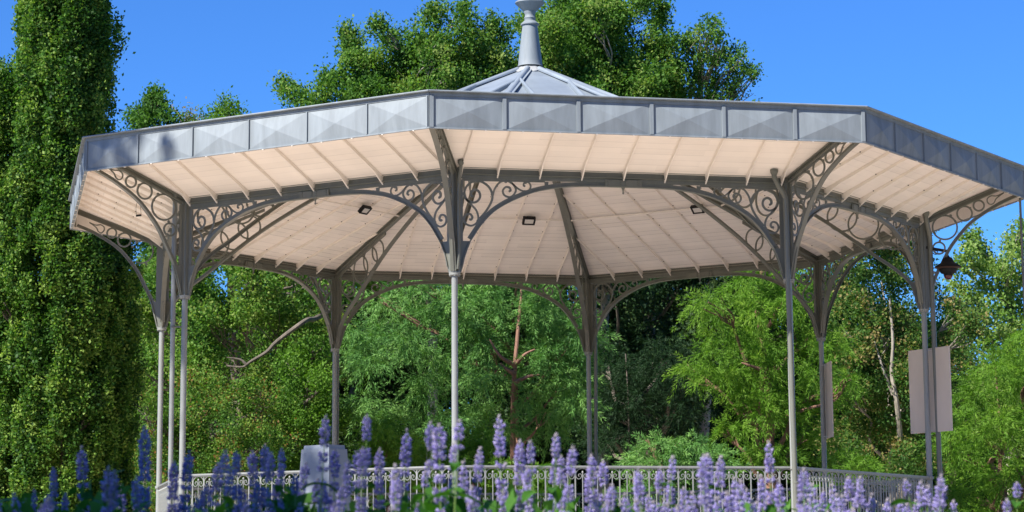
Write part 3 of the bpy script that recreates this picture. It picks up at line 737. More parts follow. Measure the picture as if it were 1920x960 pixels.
def wob(a, b, n, amp):
    a = Vector(a); b = Vector(b); out = []
    for i in range(n+1):
        t = i/n; p = a.lerp(b, t)
        if 0 < i < n: p += Vector((random.gauss(0, amp), random.gauss(0, amp), random.gauss(0, amp*.5)))
        out.append(p)
    return [Vector(x) for x in crv([tuple(p) for p in out], 3)]
def trunk(parent, base, top, r1, r2, m, lumps, nl=10, rl=0.05, extra=()):
    b = MB(); pts = wob(base, top, 5, r1*0.5); n = len(pts)
    b.tube(pts, [r1*(1.35 if i == 0 else 1)*(1-i/(n-1))+r2*(i/(n-1)) for i in range(n)], 12)
    ls = list(lumps); random.shuffle(ls)
    for c, rad in ls[:nl]:
        c = Vector(c); h = max(base[2]+0.8, min(top[2], c.z-0.35*(Vector((c.x, c.y, 0))-Vector((base[0], base[1], 0))).length-0.3))
        t = (h-base[2])/(top[2]-base[2]+1e-6); s = pts[min(n-1, max(1, int(t*(n-1))))]
        lim = wob(s, c, 4, 0.10*(c-s).length*0.5); m_ = len(lim); rr = rl*(1.2-0.5*t)
        b.tube(lim, [rr*(1-i/(m_-1))+0.010 for i in range(m_)], 7)
        for q in range(4):
            e = c+Vector([random.uniform(-1, 1)*rad[i]*0.85 for i in range(3)])
            st = lim[m_*2//3]; tw = wob(st, e, 3, 0.06*(e-st).length)
            b.tube(tw, [0.4*rr*(1-i/(len(tw)-1))+0.006 for i in range(len(tw))], 5)
    for pts_, r_ in extra:
        pp = [Vector(x) for x in crv([tuple(p) for p in pts_], 5)]
        b.tube(pp, [r_*(1-0.75*i/(len(pp)-1)) for i in range(len(pp))], 8)
    return b.build('trunk', m, parent, smooth=True)

def L_(u, v, d, rpx, dj=0.5, sq=1.0):
    """lump at bearing (u, v), distance d, radius in bearing units"""
    r = rpx/1920/F*d; c = at(u, v, d+random.uniform(-dj, dj)*1.5); return ((c.x, c.y, c.z), (r, r*1.05, r*sq))
def fill(u0_, u1_, v0_, v1_, d, rpx, n, dj=1.0, holes=(), shape=None, sq=1.0):
    out = []
    i = 0; tries = 0
    while i < n and tries < n*20:
        tries += 1
        u = random.uniform(u0_, u1_); v = random.uniform(v0_, v1_)
        if shape and not shape(u, v): continue
        if any((u-a)**2/(c*c)+(v-b_)**2/(e*e) < 1 for a, b_, c, e in holes): continue
        out.append(L_(u, v, d, rpx*random.uniform(.75, 1.25), dj, sq)); i += 1
    return out

OAK = leafmat('oak_leaf', [(0.0, (0.022, 0.062, 0.012)), (0.5, (0.062, 0.150, 0.024)), (0.85, (0.130, 0.245, 0.040)), (1.0, (0.19, 0.26, 0.06))])
OAKL = leafmat('upright_oak_leaf', [(0.0, (0.018, 0.055, 0.010)), (0.5, (0.050, 0.135, 0.018)), (0.8, (0.115, 0.215, 0.032)), (1.0, (0.21, 0.31, 0.06))], spec=0.2, rough=0.55)
BUSHY = leafmat('field_maple_leaf', [(0.0, (0.03, 0.080, 0.012)), (0.5, (0.080, 0.180, 0.026)), (0.85, (0.18, 0.27, 0.050)), (0.96, (0.26, 0.24, 0.07)), (1.0, (0.20, 0.10, 0.035))])
BRIGHT = leafmat('bright_leaf', [(0.0, (0.04, 0.10, 0.014)), (0.5, (0.085, 0.185, 0.022)), (1.0, (0.17, 0.29, 0.04))], trans=0.35)
CYP = leafmat('cypress_needle', [(0.0, (0.03, 0.085, 0.022)), (0.5, (0.088, 0.215, 0.050)), (1.0, (0.20, 0.36, 0.10))], rough=0.6, trans=0.28, spec=0.2)
CYPY = leafmat('cypress_needle_fresh', [(0.0, (0.044, 0.110, 0.011)), (0.5, (0.110, 0.231, 0.024)), (1.0, (0.209, 0.341, 0.044))], rough=0.6, trans=0.4, spec=0.2)
DARKL = leafmat('shade_darkened_leaf', [(0.0, (0.010, 0.028, 0.010)), (0.6, (0.022, 0.055, 0.016)), (1.0, (0.06, 0.10, 0.03))], trans=0.2)  # deep shade under the canopy put into the leaf colour
PALE = leafmat('poplar_leaf', [(0.0, (0.072, 0.156, 0.030)), (0.5, (0.156, 0.264, 0.060)), (1.0, (0.336, 0.408, 0.144))], trans=0.4)
MAPB = leafmat('browning_leaf', [(0.0, (0.022, 0.06, 0.014)), (0.55, (0.060, 0.140, 0.026)), (0.85, (0.14, 0.20, 0.045)), (1.0, (0.25, 0.20, 0.08))])

def tree(name, u, d, label, top_v, m_leaf, m_bark, lumps, kind='broad', r1=0.2, nl=12, rl=0.05, group=None, cat='tree', extra=(), **kw):
    c = at(u, 900, d); base = Vector((c.x, c.y, 0))
    tp = at(u, top_v, d)
    o = root(name, base, label, cat, group)
    trunk(o, base, (base.x+random.uniform(-.2, .2), base.y, tp.z), r1, r1*0.25, m_bark, lumps, nl, rl, extra)
    (broadleaf if kind == 'broad' else feathery)(lumps, o, m_leaf, **kw)
    return o

# --- upright oak at the left edge
lm = []; core = []
for v in range(-330, 1090, 38):
    if v < 130: ul, ur = 40+max(0, -v)*0.12, 200-max(0, -v)*0.10
    elif v < 240: ul, ur = -30, 205
    else: ul, ur = -70, 200+min(62, (v-240)*0.20)
    cu, hw = (ul+ur)/2, (ur-ul)/2; k1 = F*1920/36
    for j in range(24):                        # tufts round the column
        a = R_(random.uniform(0, 360)); d = 36-math.sin(a)*hw/k1*0.85
        u = cu+math.cos(a)*(hw-10)*random.uniform(.72, 1.02); r = random.uniform(8, 15)/k1
        c = at(u, v+random.uniform(-26, 26), d); h_ = random.uniform(1.8, 3.6)
        out = Vector((c.x, c.y, 0))-Vector((at(cu, v, 36).x, at(cu, v, 36).y, 0)); out = out.normalized() if out.length > 0.01 else out
        for q_ in range(4):                    # a tuft narrows upward and leans out
            t_ = q_/3; lm.append(((c.x+out.x*r*(.9*t_), c.y+out.y*r*(.9*t_), c.z+r*h_*(t_-.3)), (r*(1.0-.55*t_), r*(1.0-.55*t_), r*h_*.30)))
    for j in range(8):
        c = at(cu+random.uniform(-.72, .72)*hw, v, 36+random.uniform(-.5, .5)); r = 28/k1
        core.append(((c.x, c.y, c.z), (r, r, r*1.6)))
for u, v in ((218, 52), (222, 88), (212, 70), (205, 110), (206, 160), (208, 200), (22, 135), (12, 150)):
    lm.append(L_(u, v, 36, 12, .2, 1.6))
lm += core
tree('oak_tree', 92, 36, 'tall dense upright oak at the left edge, rising past the eave corner', -250, OAKL, BARK, lm, r1=0.12, nl=40, rl=0.03,
     dens=1150, L=0.074, Wd=0.052, sig=0.045, spray=22, elong=1.6, upb=0.45, tintc=0.58, tints=0.32)

# --- crowns above the roof
lm = [L_(*q) for q in ((680, 92, 52, 30), (700, 140, 52, 48), (750, 120, 52, 46), (742, 70, 52, 26), (785, 85, 52, 36), (815, 40, 52, 20), (822, 20, 52, 12), (850, 100, 52, 42), (880, 55, 52, 28), (868, 18, 52, 11), (905, 105, 52, 42),
      (930, 75, 52, 26), (950, 140, 52, 42), (925, 45, 52, 10), (660, 172, 52, 36), (770, 165, 52, 44), (830, 150, 52, 44), (655, 62, 52, 9), (656, 85, 52, 9), (712, 45, 52, 7), (800, 120, 52, 40), (700, 185, 52, 40), (655, 120, 52, 16),
      (535, 166, 52, 13), (552, 175, 52, 16), (575, 188, 52, 20), (595, 192, 52, 16), (612, 150, 52, 9), (625, 170, 52, 18), (640, 145, 52, 16), (880, 180, 52, 45), (780, 210, 52, 60), (880, 230, 52, 60), (680, 230, 52, 45))]
lm += fill(640, 960, 230, 480, 52, 62, 26, 1.3)
lm += fill(660, 950, 50, 200, 52.5, 22, 20, 1.6, shape=lambda u, v: v > 60+abs(u-850)*0.25)
tree('oak_tree', 800, 52, 'broad oak crown with a long low limb behind the roof, left of the finial', 60, OAK, PALEBARK, lm, r1=0.16, nl=34, rl=0.04, dens=980, L=0.105, Wd=0.070, sig=0.09, shell=0.6, sub=9, tintc=0.62, tints=0.26)
lm = [L_(*q) for q in ((985, 45, 54, 22), (1040, 62, 54, 40), (1095, 25, 54, 45), (1130, 60, 54, 56), (1185, 30, 54, 46), (1060, 125, 54, 50), (1130, 135, 54, 58), (1205, 115, 54, 50), (1240, 75, 54, 24), (1250, 110, 54, 22), (1250, 150, 54, 34),
      (1040, -10, 54, 40), (1100, -30, 54, 44), (1150, -25, 54, 46), (1205, -8, 54, 14), (1238, 35, 54, 13), (1242, 14, 54, 8), (1262, 160, 54, 26), (1215, 170, 54, 40), (1160, 175, 54, 45), (1000, 100, 54, 36), (1010, 150, 54, 40), (1275, 180, 54, 14))]
lm += fill(1000, 1290, 200, 500, 54, 60, 28, 1.4)
lm += fill(1000, 1240, 0, 190, 54.5, 24, 22, 1.6)
tree('oak_tree', 1130, 54, 'big rounded oak crown behind the roof, right of the finial', 10, OAK, PALEBARK, lm, r1=0.17, nl=34, rl=0.04, dens=1000, L=0.105, Wd=0.070, sig=0.09, shell=0.6, tintc=0.66, tints=0.26, sub=10)
lm = [L_(*q) for q in ((1337, 45, 54, 11), (1322, 62, 54, 14), (1308, 62, 54, 12), (1345, 70, 54, 12), (1318, 85, 54, 15), (1290, 90, 54, 14), (1283, 78, 54, 9), (1350, 92, 54, 18), (1375, 98, 54, 14), (1390, 115, 54, 15), (1400, 128, 54, 12),
      (1412, 142, 54, 9), (1360, 118, 54, 18), (1335, 118, 54, 14), (1310, 120, 54, 13), (1378, 138, 54, 14), (1350, 145, 54, 16), (1325, 150, 54, 13), (1370, 165, 54, 13), (1345, 172, 54, 14), (1300, 138, 54, 8), (1285, 120, 54, 7), (1310, 175, 54, 12), (1333, 185, 54, 14))]
lm += fill(1290, 1390, 200, 480, 54, 26, 22, .8)
tree('oak_tree', 1318, 54, 'thin loose tree with airy branches, rightmost crown above the roof', 80, OAK, PALEBARK, lm, r1=0.16, nl=40, rl=0.045, dens=560, L=0.10, Wd=0.066, sig=0.08, shell=0.8, tintc=0.6, sub=4)
lm = [L_(*q) for q in ((285, 195, 50, 20), (270, 215, 50, 24), (300, 215, 50, 26), (292, 178, 50, 9), (255, 222, 50, 12), (318, 225, 50, 12), (285, 250, 50, 36))]
lm += fill(240, 340, 270, 480, 50, 45, 12, .8)
tree('broadleaf_tree', 285, 50, 'round dark treetop just above the left end of the fascia', 215, OAK, BARK, lm, r1=0.2, nl=14, dens=1000, L=0.10, Wd=0.068, sig=0.08, tintc=0.42, sub=8)
lm = [L_(*q) for q in ((425, 200, 50, 14), (415, 215, 50, 16), (440, 212, 50, 14), (455, 222, 50, 9), (390, 222, 50, 9), (430, 190, 50, 6), (425, 245, 50, 32))]
lm += fill(380, 480, 260, 480, 50, 42, 12, .8)
tree('broadleaf_tree', 425, 50, 'small bright treetop peeking over the fascia right of the brown one', 215, BRIGHT, BARK, lm, r1=0.18, nl=12, dens=900, L=0.095, Wd=0.06, sig=0.09, tintc=0.3)
lm = [L_(*q) for q in ((355, 212, 51, 11), (345, 222, 51, 9), (368, 218, 51, 10), (355, 240, 51, 22), (350, 290, 51, 30))]
lm += fill(330, 380, 300, 480, 51, 30, 5, .5)
tree('broadleaf_tree', 348, 51, 'thin browning treetop with bare twigs over the left fascia', 205, MAPB, PALEBARK, lm, r1=0.14, nl=8, dens=560, L=0.08, Wd=0.05, tintc=0.85,
     extra=[([at(345, 260, 51), at(338, 220, 51), at(325, 203, 51), at(322, 198, 51)], .03)])

# --- behind the bandstand, left
lm = fill(230, 640, 470, 760, 46, 36, 62, 1.6, holes=((425, 562, 30, 40), (318, 590, 12, 14), (455, 665, 50, 22), (478, 706, 16, 12), (400, 510, 30, 12)))
lm += fill(230, 640, 380, 480, 46, 40, 8, 1.3)
tree('broadleaf_tree', 470, 46, 'leafy green tree with a bare bent limb behind the left bays', 480, OAK, BARK, lm, r1=0.14, nl=24, rl=0.035, dens=1050, L=0.09, Wd=0.062, sig=0.09, tintc=0.68, tints=0.26, shell=0.7, sub=9,
     extra=[([at(640, 570, 46.5), at(592, 597, 43.2), at(572, 602, 41.7), at(520, 640, 41.7), at(500, 660, 41.7), at(470, 678, 41.7), at(455, 688, 41.7), at(425, 686, 41.7)], .055), ([at(462, 684, 41.7), at(450, 674, 41.7), at(425, 670, 41.7)], .03), ([at(420, 600, 47), at(390, 545, 47), at(330, 500, 47)], .09)])
lm = fill(245, 530, 700, 960, 41, 34, 46, 1.0, shape=lambda u, v: v > 715+0.2*abs(u-400))
tree('bush', 390, 41, 'yellowing hedge maple bush with reddish tips behind the left railing', 800, BUSHY, BARK, lm, r1=0.1, nl=10, cat='bush', dens=1200, L=0.065, Wd=0.048, sig=0.07, tintc=0.5, tints=0.3, sub=7)
lm = fill(520, 632, 640, 980, 42, 26, 34, .6)
tree('bush', 580, 42, 'vivid green leafy bush behind the cabinet, left of the feathery conifer', 740, BRIGHT, BARK, lm, r1=0.08, nl=8, cat='bush', dens=1100, L=0.08, Wd=0.058, sig=0.07, tintc=0.5, sub=7)

# --- feathery conifers
def plumes(spec, d, dj=0.7):
    out = []
    for u, v, r in spec:
        for _ in range(3):
            out.append(L_(u+random.uniform(-.6, .6)*r, v+random.uniform(-.4, .4)*r, d, r*.62, dj, .62))
    return out
lm = plumes([(680, 620, 42), (700, 680, 50), (740, 640, 48), (720, 570, 40), (790, 600, 50), (800, 660, 52), (830, 560, 48), (850, 620, 45), (780, 720, 40), (880, 570, 45), (900, 640, 50), (890, 540, 40), (930, 560, 48), (920, 700, 42), (870, 700, 36), (980, 570, 48),
             (1010, 620, 48), (1040, 660, 46), (1050, 600, 45), (1030, 560, 40), (1070, 640, 40), (990, 680, 34), (1085, 700, 34), (760, 500, 50), (840, 480, 55), (930, 470, 55), (1010, 500, 50), (690, 750, 36), (900, 760, 36), (1000, 740, 34), (800, 790, 44), (850, 780, 40), (960, 800, 36), (1040, 780, 44), (1080, 760, 40), (740, 780, 36), (930, 650, 20), (1060, 710, 40), (1085, 580, 36), (1090, 640, 34)], 42.0)
tx = [at(962, 990, 42), at(962, 820, 41.6), at(963, 740, 41.2), at(966, 680, 41.0), at(972, 610, 41.2), at(978, 540, 41.5), at(980, 420, 42)]
tree('cypress_tree', 963, 42, 'feathery green cypress with a reddish forked trunk seen past the front column', 470, CYP, REDBARK, lm, kind='feather', r1=0.06, nl=12, rl=0.028, dens=80, tintc=0.6, tints=0.26,
     extra=[(tx, .060), ([at(964, 684, 41.0), at(938, 668, 40.8), at(918, 636, 40.8)], .045), ([at(963, 700, 41.0), at(950, 692, 40.9), at(938, 680, 40.9)], .05), ([at(968, 716, 41), at(990, 706, 40.8), at(1012, 702, 40.8)], .045), ([at(970, 680, 41), at(985, 664, 40.8), at(1003, 655, 40.8)], .04)])
lm = plumes([(690, 830, 40), (730, 810, 44), (770, 850, 40), (700, 880, 40), (750, 900, 44), (800, 890, 34), (660, 900, 34)], 39.5, .4)
tree('cypress_tree', 730, 39.6, 'low pale feathery cypress just above the railing, left of the front column', 820, CYPY, REDBARK, lm, kind='feather', r1=0.06, nl=5, dens=120, tintc=0.62, droop=0.55)
lm = plumes([(870, 850, 34), (900, 830, 34), (930, 870, 36), (880, 910, 40), (960, 910, 36), (1000, 890, 30), (840, 900, 34), (1030, 920, 34)], 39.8, .4)
tree('cypress_tree', 900, 39.8, 'low pale feathery cypress above the railing, right of the front column', 840, CYPY, REDBARK, lm, kind='feather', r1=0.06, nl=5, dens=115, tintc=0.5, droop=0.5)
lm = plumes([(1350, 560, 46), (1400, 540, 50), (1440, 580, 46), (1370, 620, 50), (1420, 640, 50), (1320, 680, 44), (1370, 700, 46), (1440, 690, 44), (1490, 560, 46), (1500, 620, 44), (1520, 690, 44), (1560, 640, 36), (1330, 650, 34), (1400, 760, 46), (1450, 780, 42),
             (1370, 800, 34), (1500, 760, 46), (1540, 740, 40), (1460, 840, 40), (1520, 820, 40), (1410, 850, 36), (1400, 490, 46), (1480, 490, 46), (1590, 720, 34), (1580, 860, 40), (1640, 870, 34), (1550, 890, 40)], 41)
tree('cypress_tree', 1456, 41.3, 'fresh yellow-green feathery cypress behind the right front column', 480, CYPY, REDBARK, lm, kind='feather', r1=0.17, nl=14, rl=0.045, dens=78, tintc=0.55,
     extra=[([at(1424, 692, 40.3), at(1405, 685, 40.2), at(1390, 680, 40.2)], .035)])
lm = plumes([(1190, 860, 24), (1215, 840, 26), (1250, 830, 28), (1290, 835, 28), (1320, 840, 28), (1240, 870, 28), (1290, 880, 30), (1350, 870, 30), (1180, 920, 30), (1230, 930, 34), (1300, 930, 34)], 39.5, .4)
tree('cypress_tree', 1260, 39.6, 'low grey-green feathery cypress in front of the dark trees above the railing', 860, CYP, REDBARK, lm, kind='feather', r1=0.05, nl=5, dens=100, tintc=0.6, droop=0.5)
lm = plumes([(1130, 680, 40), (1180, 700, 44), (1230, 680, 44), (1160, 750, 44), (1220, 740, 44), (1270, 720, 40), (1140, 820, 40), (1200, 790, 40), (1280, 770, 34), (1240, 650, 30), (1290, 660, 30)], 47.5, .8)
tree('cypress_tree', 1190, 46.6, 'shaded dark feathery conifer right of the rear centre column', 660, DARKL, BARK, lm, kind='feather', r1=0.04, nl=2, dens=70, tintc=0.15, tints=0.12)  # dark leaf colour stands in for the shade on this conifer
lm = plumes([(1830, 740, 44), (1870, 700, 46), (1900, 660, 46), (1860, 800, 46), (1900, 780, 50), (1810, 850, 44), (1860, 880, 50), (1910, 880, 50), (1790, 920, 40), (1850, 950, 46), (1920, 950, 46), (1930, 720, 50), (1800, 790, 34), (1960, 800, 50), (1950, 640, 40)], 38)
tree('cypress_tree', 1890, 38.4, 'soft feathery green tree filling the lower right corner', 680, CYPY, REDBARK, lm, kind='feather', r1=0.06, nl=8, dens=95, tintc=0.5)

# --- right hand broadleaf trees
lm = fill(1560, 1830, 470, 880, 47, 30, 74, 1.6, holes=((1620, 520, 14, 12), (1640, 690, 12, 30), (1600, 820, 10, 14), (1690, 500, 12, 10), (1720, 700, 8, 14)), shape=lambda u, v: v > 480+max(0, u-1740)*1.0)
lm += fill(1560, 1720, 400, 480, 47, 34, 6, 1)
tree('broadleaf_tree', 1676, 47, 'tall pale-trunked tree with browning leaves behind the right bays', 520, MAPB, PALEBARK, lm, r1=0.06, nl=12, rl=0.03, dens=900, L=0.09, Wd=0.064, sig=0.08, shell=0.75, tintc=0.55, tints=0.3, sub=8,
     extra=[([at(1690, 1010, 46.0), at(1690, 860, 45.6), at(1682, 760, 45.2), at(1672, 700, 45.2), at(1674, 640, 45.2), at(1668, 560, 45.3)], .07), ([at(1674, 740, 45.2), at(1655, 690, 45.2), at(1640, 640, 45.3)], .035)])
lm = [L_(*q) for q in ((1822, 445, 56, 9), (1832, 465, 56, 14), (1815, 480, 56, 12), (1850, 480, 56, 16), (1806, 500, 56, 9), (1835, 500, 56, 16), (1862, 505, 56, 16), (1890, 470, 56, 14), (1905, 440, 56, 14), (1915, 470, 56, 14), (1880, 500, 56, 18), (1800, 540, 56, 14),
      (1820, 555, 56, 16), (1850, 540, 56, 20), (1880, 540, 56, 24), (1910, 520, 56, 24), (1900, 580, 56, 30), (1865, 590, 56, 26), (1835, 600, 56, 18), (1790, 610, 56, 14), (1795, 570, 56, 12), (1860, 640, 56, 34), (1900, 640, 56, 40), (1940, 560, 56, 50), (1950, 450, 56, 30),
      (1870, 700, 56, 44), (1920, 700, 56, 50), (1925, 430, 56, 12), (1975, 500, 56, 40))]
lm += fill(1850, 2000, 720, 960, 56, 50, 12, 1)
tree('poplar_tree', 1900, 56, 'light pale-leaved poplar against the sky at the right edge', 480, PALE, PALEBARK, lm, r1=0.3, nl=26, rl=0.05, dens=700, L=0.11, Wd=0.09, sig=0.10, shell=0.8, tintc=0.6, sub=6)
lm = fill(1735, 1800, 600, 860, 50, 24, 26, .6)
tree('broadleaf_tree', 1775, 50, 'shadowy broadleaf tree between the far right column and the poplar', 620, OAK, BARK, lm, r1=0.12, nl=10, dens=800, L=0.09, Wd=0.06, sig=0.1, shell=0.8, tintc=0.4)
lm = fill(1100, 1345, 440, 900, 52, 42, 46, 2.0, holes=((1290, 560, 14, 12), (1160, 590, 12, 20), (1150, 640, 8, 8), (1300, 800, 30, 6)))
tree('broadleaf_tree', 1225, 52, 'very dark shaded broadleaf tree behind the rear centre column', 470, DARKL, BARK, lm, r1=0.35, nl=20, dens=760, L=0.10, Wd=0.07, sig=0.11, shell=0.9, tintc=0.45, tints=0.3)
# wood behind everything
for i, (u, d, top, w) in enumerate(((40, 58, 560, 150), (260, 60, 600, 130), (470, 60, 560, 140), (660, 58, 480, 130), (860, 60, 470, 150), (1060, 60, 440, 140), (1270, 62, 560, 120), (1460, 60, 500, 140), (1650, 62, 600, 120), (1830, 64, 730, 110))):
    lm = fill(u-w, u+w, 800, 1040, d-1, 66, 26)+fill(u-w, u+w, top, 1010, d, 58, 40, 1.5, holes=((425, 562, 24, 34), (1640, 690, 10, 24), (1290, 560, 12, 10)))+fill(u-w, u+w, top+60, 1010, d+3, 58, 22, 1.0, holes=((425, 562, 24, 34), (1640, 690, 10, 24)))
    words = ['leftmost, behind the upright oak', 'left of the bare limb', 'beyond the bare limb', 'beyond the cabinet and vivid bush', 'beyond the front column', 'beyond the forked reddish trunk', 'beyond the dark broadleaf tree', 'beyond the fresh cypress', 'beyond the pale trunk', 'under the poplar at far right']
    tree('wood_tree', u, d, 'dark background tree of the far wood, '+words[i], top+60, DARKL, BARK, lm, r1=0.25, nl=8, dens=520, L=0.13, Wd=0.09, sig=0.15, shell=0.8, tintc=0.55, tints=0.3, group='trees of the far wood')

# --- two trees left of the viewpoint; their shade falls on the bed and the fascia corner
def ball(cx, cy, cz, r, n, rl): return [((cx+random.gauss(0, r*.45), cy+random.gauss(0, r*.45), cz+random.gauss(0, r*.35)), (rl, rl, rl*.8)) for _ in range(n)]
def freetree(x, y, h, r, n, rl, label, small=False, **kw):
    o = root('shade_tree', (x, y, 0), label, 'tree')
    lm = ball(x, y, h, r, n, rl); trunk(o, (x, y, 0), (x, y, h), 0.22, 0.08, BARK, lm, 12, 0.05); broadleaf(lm, o, OAK, L=0.12, Wd=0.08, sig=0.035 if small else 0.12, spray=10, shell=0.7, **kw)
def along(p, t): return Vector(p)+sd*t
q = along((-9.15, -24.6, 1.1), 11.5); freetree(q.x, q.y, q.z, 2.1, 60, 0.75, 'leafy tree on the left whose shade falls over the flower bed', dens=520)
e1 = Vector((.492, -.870, 0)); e2 = sd.cross(e1).normalized(); e2 = e2 if e2.z > 0 else -e2
q = along((-5.83, -2.41, Z(4.55)), 15); o = root('shade_tree', (q.x-1.5, q.y+1.5, 0), 'leafy tree on the left whose shade dapples the fascia corner', 'tree'); lm = []
for i in range(-4, 9):
    for j in range(-3, 9):
        if random.random() < (0.14 if i < 4 else 0.60): continue
        p_ = q+e1*(i*.235+random.uniform(-.07, .07))+e2*(j*.27-.05+random.uniform(-.09, .09))+sd*random.uniform(-.5, .5)
        lm.append(((p_.x, p_.y, p_.z), (random.uniform(.085, .125),)*2+(random.uniform(.12, .19),)))
trunk(o, (q.x-1.5, q.y+1.5, 0), (q.x-1.0, q.y+1.0, q.z+1), 0.2, 0.05, BARK, lm, 14, 0.02); broadleaf(lm, o, OAK, L=0.10, Wd=0.08, sig=0.02, spray=10, shell=0.7, dens=1900)
q = along((-4.1, -8.4, 1.7), 15); freetree(q.x, q.y, q.z, 0.75, 13, 0.16, 'leafy tree on the left whose shade dapples the pale cabinet', dens=1300, small=True)

# unseen park trees, added to dim the side light on the bandstand
belt = []
for i in range(150):
    a = R_(random.uniform(150, 398)); rr = random.uniform(42, 60)
    belt.append(((rr*math.cos(a), -14+rr*math.sin(a), random.uniform(1.5, 10.5)), (3.0, 3.0, 2.6)))
for i in range(60):  # taller trees on the right, added to darken the right fascia
    a = R_(random.uniform(-62, 30)); rr = random.uniform(27, 34)
    belt.append(((rr*math.cos(a), -16+rr*math.sin(a), random.uniform(2, 17)), (3.0, 3.0, 2.6)))
o = root('unseen_tree_belt', (0, -60, 0), 'unseen belt of park trees behind the viewpoint, added to dim side light', 'woodland'); o['kind'] = 'stuff'
broadleaf(belt, o, DARKL, L=0.62, Wd=0.5, dens=5, sig=0.5, spray=8, shell=0.8)

# ------------------------------------------------------------------ flower bed
b = MB(); cb = at(960, 900, 5.4)
for i in range(40): pass
n = 40; b.quad([(cb.x+3.6*math.cos(2*math.pi*i/n)*1.0+0.3, cb.y+1.6*math.sin(2*math.pi*i/n), 0.008) for i in range(n)])
tag(b.build('flower_bed', SOIL), kind='structure')
FLOR = leafmat('floret', [(0.0, (0.17, 0.14, 0.38)), (0.45, (0.40, 0.34, 0.68)), (0.8, (0.70, 0.63, 0.90)), (1.0, (0.40, 0.36, 0.36))], rough=0.7, trans=0.3, tmul=(1.1, 1.0, 1.2), spec=0.1)
STEM = mat('green_stem', (0.16, 0.26, 0.05), 0.55, var=0.2, vscale=10)
LEAFG = leafmat('hyssop_leaf', [(0.0, (0.03, 0.11, 0.012)), (1.0, (0.08, 0.20, 0.03))], trans=0.35, rough=0.5)
def spikemesh(seed, ln, w, gap):
    """one flower spike: whorls of small pointed florets on a tapering axis, top at z=0, hanging down to -ln"""
    rg = np.random.default_rng(seed); V, F_, T = [], [], []
    nw = int(ln/0.0095); 
    for i in range(nw):
        t = (i+0.5)/nw; z = -t*ln
        if t > gap and (i % 3) and rg.random() < 0.42: continue
        rr = w/2*min(1.0, (t*ln/(w*1.5))**0.75+0.10)*(1+0.12*rg.normal())
        m = int(16+26*min(1, rr/(w/2)))
        for j in range(m):
            a = rg.random()*2*math.pi; zo = z+rg.normal()*0.0022
            d = np.array([math.cos(a), math.sin(a), 0.35+0.35*rg.random()]); d /= np.linalg.norm(d)
            L = rr*(0.85+0.45*rg.random()); s = 0.0011+0.0013*rg.random()
            base = np.array([0, 0, zo])+d*L*0.35; tip = np.array([0, 0, zo])+d*L*1.05
            sv = np.array([-math.sin(a), math.cos(a), 0])*s; uv = np.cross(d, sv/s)*s
            mid = base*0.35+tip*0.65; k = len(V)
            V += [base, mid+sv, mid+uv, mid-sv, mid-uv, tip]
            tt = np.clip((0.98 if (t*ln < 0.012 or rg.random() < 0.12) else rg.normal(0.5, 0.28)), 0, 1)
            for q in range(4):
                F_.append((k, k+1+q, k+1+(q+1) % 4)); F_.append((k+5, k+1+(q+1) % 4, k+1+q)); T += [tt, tt]
    me = bpy.data.meshes.new('spike'); me.from_pydata([tuple(v) for v in V], [], F_)
    a = me.attributes.new('tint', 'FLOAT', 'FACE'); a.data.foreach_set('value', T); me.materials.append(FLOR); me.update()
    return me
SPK = {}
for i, (ln, w, gp) in enumerate(((0.055, 0.019, 2), (0.085, 0.021, .6), (0.12, 0.022, .5), (0.16, 0.023, .42), (0.21, 0.024, .38))):
    SPK[i] = [(spikemesh(100+i*5+j, ln, w, gp), ln, w) for j in range(5)]
def leafmesh():
    b = MB(); n = 7; me = None
    for i in range(n):
        t0, t1 = i/n, (i+1)/n; f = lambda t: 0.030*math.sin(math.pi*min(1, t*0.93+0.04))**0.8*(1-0.35*t)*(1+0.06*math.cos(t*60))
        g_ = lambda t: -0.05*t*t+0.012*t
        for s in (-1, 1):
            b.quad([(0, t0*.09, g_(t0)), (s*f(t0), t0*.09, g_(t0)+.007), (s*f(t1), t1*.09, g_(t1)+.007), (0, t1*.09, g_(t1))])
    me = b.mesh('leaf', LEAFG)
    a = me.attributes.new('tint', 'FLOAT', 'FACE'); a.data.foreach_set('value', [0.5]*len(me.polygons)); return me
LEAFM = leafmesh()
def stalk(u, v, d, lpx, label, group, leafy=True, tilt=0.0):
    p = at(u, v, d); ln = lpx/1920/F*d
    i = min(range(5), key=lambda i: abs(SPK[i][0][1]-ln)); me, l0, w0 = random.choice(SPK[i]); sc = ln/l0
    lean = Vector((random.gauss(0, 0.055)+tilt, random.gauss(0, 0.06), 1)).normalized()
    base = Vector((p.x-lean.x*p.z*0.8, p.y-lean.y*p.z*0.8, 0))
    o = root('flower_stalk', base, label, 'flower', group)
    s = bpy.data.objects.new('spike', me); COL.objects.link(s); s.parent = o; s.location = p-base
    s.scale = (random.uniform(.88, 1.1),)*2+(sc,); s.rotation_mode = 'QUATERNION'; s.rotation_quaternion = lean.to_track_quat('Z', 'Y')
    b = MB(); e = p-lean*0.01; mid = p-lean*(p.z*0.45)
    b.tube([base, (base+mid)/2+Vector((random.gauss(0, .01), 0, 0)), mid, e], [0.0036, 0.0032, 0.0026, 0.0010], 6); b.build('stem', STEM, o)
    if leafy:
        z = ln+random.uniform(0.005, 0.03); q = random.uniform(0, 3.1)
        while z < 0.62:
            for s_ in (0, 1):
                f = bpy.data.objects.new('leaf', LEAFM); COL.objects.link(f); f.parent = o
                f.location = (p-lean*z)-base; f.rotation_euler = (random.uniform(-.35, .3), random.uniform(-.3, .3), q+math.pi*s_+random.uniform(-.3, .3)); k = random.uniform(.5, 1.1)*(0.5+0.6*min(1, (z-ln)/0.25)); f.scale = (k, k, k)
            q += math.pi/2; z += random.uniform(0.035, 0.075)
